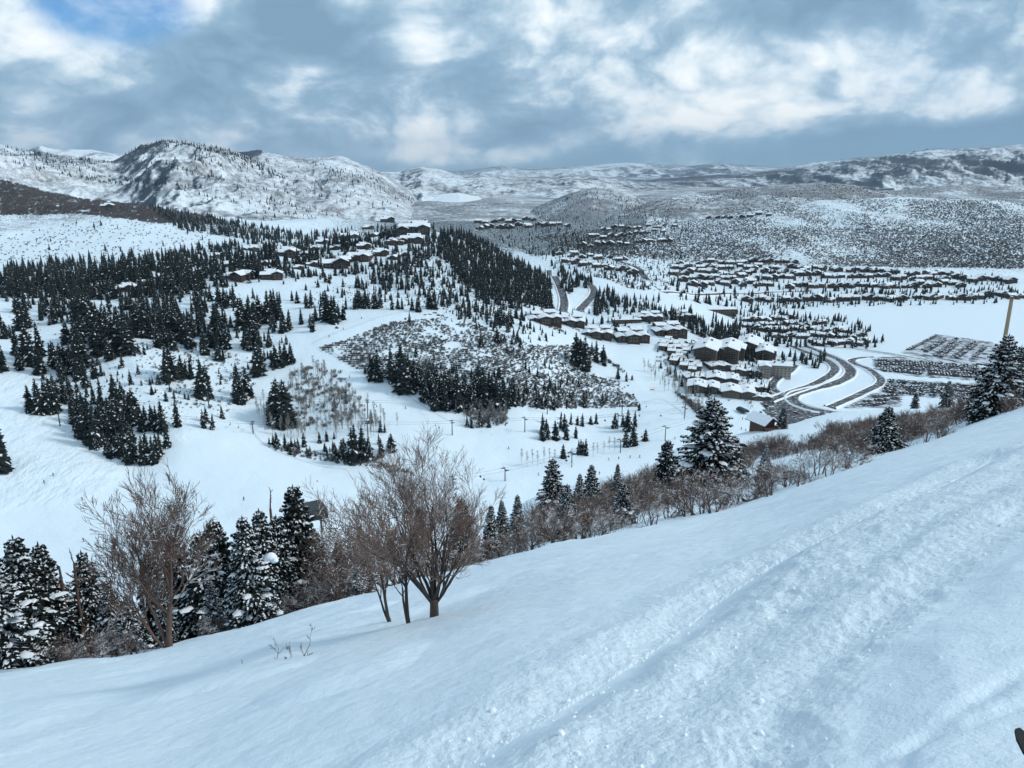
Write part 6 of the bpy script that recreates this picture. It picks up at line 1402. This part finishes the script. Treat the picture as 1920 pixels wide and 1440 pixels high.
# ------------------------------------------------------------------ skiers
def skier_mesh(seed, lean=.25, arms=.5):
    """one continuous figure grown over a skeleton, knees bent on skis"""
    rg = random.Random(seed); me = bpy.data.meshes.new('skier_body')
    J = dict(pel=(0, 0, .88), wai=(0, -.03 - lean * .2, 1.05), che=(0, -.06 - lean * .5, 1.32), nec=(0, -.08 - lean * .62, 1.50), hea=(0, -.10 - lean * .7, 1.62), top=(0, -.10 - lean * .7, 1.74))
    for s_, n in ((-1, 'l'), (1, 'r')):
        J['hip' + n] = (s_ * .11, 0, .84); J['kne' + n] = (s_ * .14, -.17, .50); J['ank' + n] = (s_ * .15, -.02, .10); J['toe' + n] = (s_ * .15, -.20, .07)
        J['sho' + n] = (s_ * .20, -.06 - lean * .55, 1.42); J['elb' + n] = (s_ * .32, -.12 - lean * .5, 1.18); J['wri' + n] = (s_ * .30, -.36 - lean * .5, 1.10 + .1 * arms); J['han' + n] = (s_ * .29, -.43 - lean * .5, 1.10 + .1 * arms)
    R_ = dict(pel=.15, wai=.14, che=.17, nec=.06, hea=.11, top=.085, hip=.10, kne=.075, ank=.065, toe=.055, sho=.085, elb=.06, wri=.05, han=.045)
    names = list(J); E = [('pel', 'wai'), ('wai', 'che'), ('che', 'nec'), ('nec', 'hea'), ('hea', 'top')]
    for n in 'lr': E += [('pel', 'hip' + n), ('hip' + n, 'kne' + n), ('kne' + n, 'ank' + n), ('ank' + n, 'toe' + n), ('che', 'sho' + n), ('sho' + n, 'elb' + n), ('elb' + n, 'wri' + n), ('wri' + n, 'han' + n)]
    me.from_pydata([J[n] for n in names], [(names.index(a), names.index(b_)) for a, b_ in E], [])
    o = bpy.data.objects.new('tmp', me); COL.objects.link(o); md = o.modifiers.new('s', 'SKIN')
    for i, n in enumerate(names):
        r_ = R_[n if n in R_ else n[:-1]]; sv = me.skin_vertices[0].data[i]; sv.radius = (r_, r_); sv.use_root = n == 'pel'
    dg = bpy.context.evaluated_depsgraph_get(); em = bpy.data.meshes.new_from_object(o.evaluated_get(dg)); bpy.data.objects.remove(o)
    return em
BODY = [skier_mesh(1, .25), skier_mesh(2, .5), skier_mesh(3, .05)]
B = MB()
for sx in (-1, 1):
    B.tube([(sx * .15, .75, .025), (sx * .15, -.75, .025), (sx * .15, -.95, .10)], [.045, .05, .03], 4, 0)
SKI = B.mesh('skis', MAT_BLACK)
B = MB()
for sx in (-1, 1): B.tube([(sx * .29, -.5, 1.12), (sx * .45, .15, .1)], .012, 4, 0)
POLES = B.mesh('poles', MAT_BLACK)
B = MB(); B.blob((0, 0, 0), .135, .145, .13, random.Random(2), 0, .03, 9); HELM = B.mesh('helmet', MAT_BLACK, True)
JK = [mat('jacket_%s' % n, c, .8) for n, c in (('navy', (.015, .02, .05)), ('black', (.014, .014, .016)), ('red', (.35, .03, .03)), ('teal', (.02, .09, .10)), ('grey', (.10, .11, .12)))]
JN = ['navy', 'black', 'red', 'teal', 'grey']
HEADY = {0: .25, 1: .5, 2: .05}
SK = [(155, 942, 1, 0, 'gliding on the wide left run above the firs'), (158, 1016, 1, 1, 'lowest on the left run just above the fir tops'), (457, 939, 1, 0, 'on the open run above the central firs'), (83, 907, 1, 2, 'resting by the snow pile at the far left'), (100, 893, 3, 2, 'standing on the left snow pile'),
 (678, 598, 1, 2, 'high on the upper groomed run'), (644, 619, 4, 0, 'beside the rock patch on the groomed run'), (617, 634, 0, 0, 'at the corner of the groomed run'), (656, 712, 1, 0, 'halfway down the groomed run by the aspen grove'), (761, 769, 1, 0, 'under the upper lift cable'), (953, 843, 0, 2, 'crossing above the lowest lift'),
 (1141, 865, 4, 2, 'left of the four on the lowest run'), (1160, 862, 1, 2, 'in the middle of the lowest run'), (1181, 859, 3, 0, 'bending over on the lowest run'), (1199, 858, 1, 2, 'right of the group on the lowest run'), (1124, 890, 2, 0, 'in a red jacket coming down past the thin fir spire'), (1072, 876, 0, 2, 'below the lift tower on the lowest run'), (1009, 893, 4, 0, 'left of the dark bushy fir'),
 (1265, 824, 1, 2, 'just right of the last lift tower on the run'), (1194, 803, 0, 0, 'behind the tree strip by the base run'), (1392, 788, 1, 2, 'standing left of the lift hut roof'), (1400, 789, 0, 2, 'standing second by the lift hut roof'), (1390, 806, 1, 2, 'waiting below the lift hut roof'), (1398, 808, 3, 2, 'waiting close to the lift hut wall'), (1360, 796, 1, 0, 'between the great fir and the lift canopy')]
P_ = pix([s_[0] for s_ in SK], [s_[1] for s_ in SK], 150.)
for i, ((u_, v_, jc, bd, wh), p) in enumerate(zip(SK, P_)):
    o = empty('person', tuple(p), PR.uniform(0, 6.28), 1.15)
    me = BODY[bd].copy(); me.materials.clear(); me.materials.append(JK[jc]); link('body', me, o); link('skis', SKI, o); link('ski_poles', POLES, o)
    h_ = link('helmet', HELM, o); h_.location = (0, -.10 - HEADY[bd] * .7, 1.66)
    tag(o, 'skier %s' % wh if 'jacket' in wh else 'skier in a %s suit %s' % (JN[jc], wh), 'person', 'skiers on the runs')

# ------------------------------------------------------------------ small things underfoot
def ski_tip():
    x, y = near_pix(1976, 1502); z_ = float(gz(x, y)[0])
    o = empty('ski', (x, y, z_ + .05), math.radians(20))
    B = MB(); pts = [(0, -1.5, .0), (0, -.4, .0), (0, -.05, .015), (0, .08, .045), (0, .15, .075), (0, .20, .105), (0, .23, .125)]; ws_ = [.055, .055, .06, .06, .052, .038, .016]; vs_ = []
    for p_, w_ in zip(pts, ws_): vs_ += [(-w_, p_[1], p_[2]), (w_, p_[1], p_[2]), (w_, p_[1], p_[2] + .018), (-w_, p_[1], p_[2] + .018)]
    fs = [(3, 2, 1, 0), (24, 25, 26, 27)]
    for i in range(6):
        for k in range(4): fs.append((i * 4 + k, i * 4 + (k + 1) % 4, i * 4 + 4 + (k + 1) % 4, i * 4 + 4 + k))
    B.add([(a * 1.0, b_ * 1.0, c * 1.0) for a, b_, c in vs_], fs); link('blade', B.mesh('blade', mat('ski_black', (.012, .014, .018), .6, .1)), o)
    tag(o, 'dark rounded ski tip poking in at the lower right corner', 'ski')
ski_tip()
# twigs standing out of the snow
for (u_, v_, h_, lean, lab) in [(512, 1250, .32, .1, 'short bare twig with stubby buds, left of the sprigs in the snow'), (527, 1249, .28, .5, 'middle bare sprig sticking out of the open snow'), (545, 1245, .35, .9, 'leaning bare sprig, right of the sprigs in the snow'), (457, 1268, .07, .2, 'tiny dark stub poking out of the smooth snow')]:
    x, y = near_pix(u_, v_); p = (x, y, float(gz(x, y)[0]))
    tw = bare_tree(int(u_), h_ * 2.2, [(0, 0, lean, .1, .6, 1.0)], 3, .7, .007, MAT_BARE, .2, .16, (4, 6), (.25, .42), 5, .003, .2, .02)
    put_tree('twig', tw, p, h_ * 1.5, 0, lab, 'twig')
# clods of broken snow along the tracks
rg = random.Random(77); B = MB(); n = 0
while n < 300:
    pl, hw, dp = TRACKS[rg.choice((0, 0, 0, 1, 2, 2))]; k = rg.randrange(len(pl) - 1); t_ = rg.random()
    x = pl[k][0] + (pl[k + 1][0] - pl[k][0]) * t_ + rg.gauss(0, .38); y = pl[k][1] + (pl[k + 1][1] - pl[k][1]) * t_ + rg.gauss(0, .38)
    if y < 2.5 or y > 24: continue
    s_ = abs(rg.gauss(0, .015)) + .006
    if rg.random() < .02: s_ *= 2.0
    z_ = float(gz(x, y)[0])
    B.blob((x, y, z_ + s_ * .1), s_ * rg.uniform(.8, 1.3), s_ * rg.uniform(.8, 1.3), s_ * .8, rg, 0, .3, 5, rg.uniform(0, 6)); n += 1
tag(link('snow_clods', B.mesh('snow_clods', MAT_SNOW)), 'small broken clods of snow strewn along the tracks', None, None, 'stuff')
# dead snags
for (u_, Y_, vt, lab) in [(132, 47, 1038, 'thin dead snag between the left firs'), (160, 48, 1022, 'second thin dead stem beside the left firs'), (527, 58, 915, 'dead forked spar left of the tallest dark fir')]:
    p = at_Y(u_, Y_); tw = bare_tree(int(u_) + 7, 5, [(0, 0, .02, 0, .8, 1)], 2, .9, .07, MAT_BARE, .3, .07, (7, 9), (.10, .18), 6, .012, .3, .05)
    put_tree('dead_snag', tw, p, float(z_at_row(vt, Y_) - p[2]), 0, lab, 'dead tree')
# rocks on the knoll
B = MB(); rg = random.Random(4)
RK = mat('dark_rock', (.07, .065, .062), .9)
for i, (u_, v_) in enumerate([(797, 592), (806, 590), (815, 589), (822, 592), (830, 594), (760, 600), (740, 604), (632, 617)]):
    p = pix([u_], [v_], 400.)[0]; B = MB(); B.blob((0, 0, 0), rg.uniform(1.4, 2.4), rg.uniform(1.2, 2.0), rg.uniform(1.0, 1.8), rg, 0, .3, 8)
    o = link('rock', B.mesh('rock', RK), None, (p[0], p[1], p[2])); Sn = MB(); Sn.blob((0, 0, .9), 1.2, 1.1, .45, rg, 0, .25, 7); link('snow_cap', Sn.mesh('snow_cap', MAT_SNOW), o)
    tag(o, '%s dark rock from the left at the head of the brush knoll' % ORD[[3, 4, 5, 6, 7, 2, 1, 0][i]], 'rock', 'rocks on the knoll')

# ------------------------------------------------------------------ air
hz = MB(); ZB, ZT = -140.0, 1500.0
hz.box((0, 19000, (ZB + ZT) / 2), (76000, 40000, ZT - ZB)); me = hz.mesh('haze', [])
hm = bpy.data.materials.new('haze_air'); hm.use_nodes = True; ht = hm.node_tree; ht.nodes.clear()
pv = ht.nodes.new('ShaderNodeVolumePrincipled'); pv.inputs['Color'].default_value = (.56, .78, 1.0, 1); pv.inputs['Density'].default_value = HAZE; pv.inputs['Anisotropy'].default_value = 0.0
ou = ht.nodes.new('ShaderNodeOutputMaterial'); ht.links.new(pv.outputs[0], ou.inputs['Volume'])
me.materials.append(hm); ho = link('haze', me); tag(ho, 'thin blue winter haze filling the valley', None, None, 'stuff')
print('cars', len(CAR), 'script', time.time() - T0)
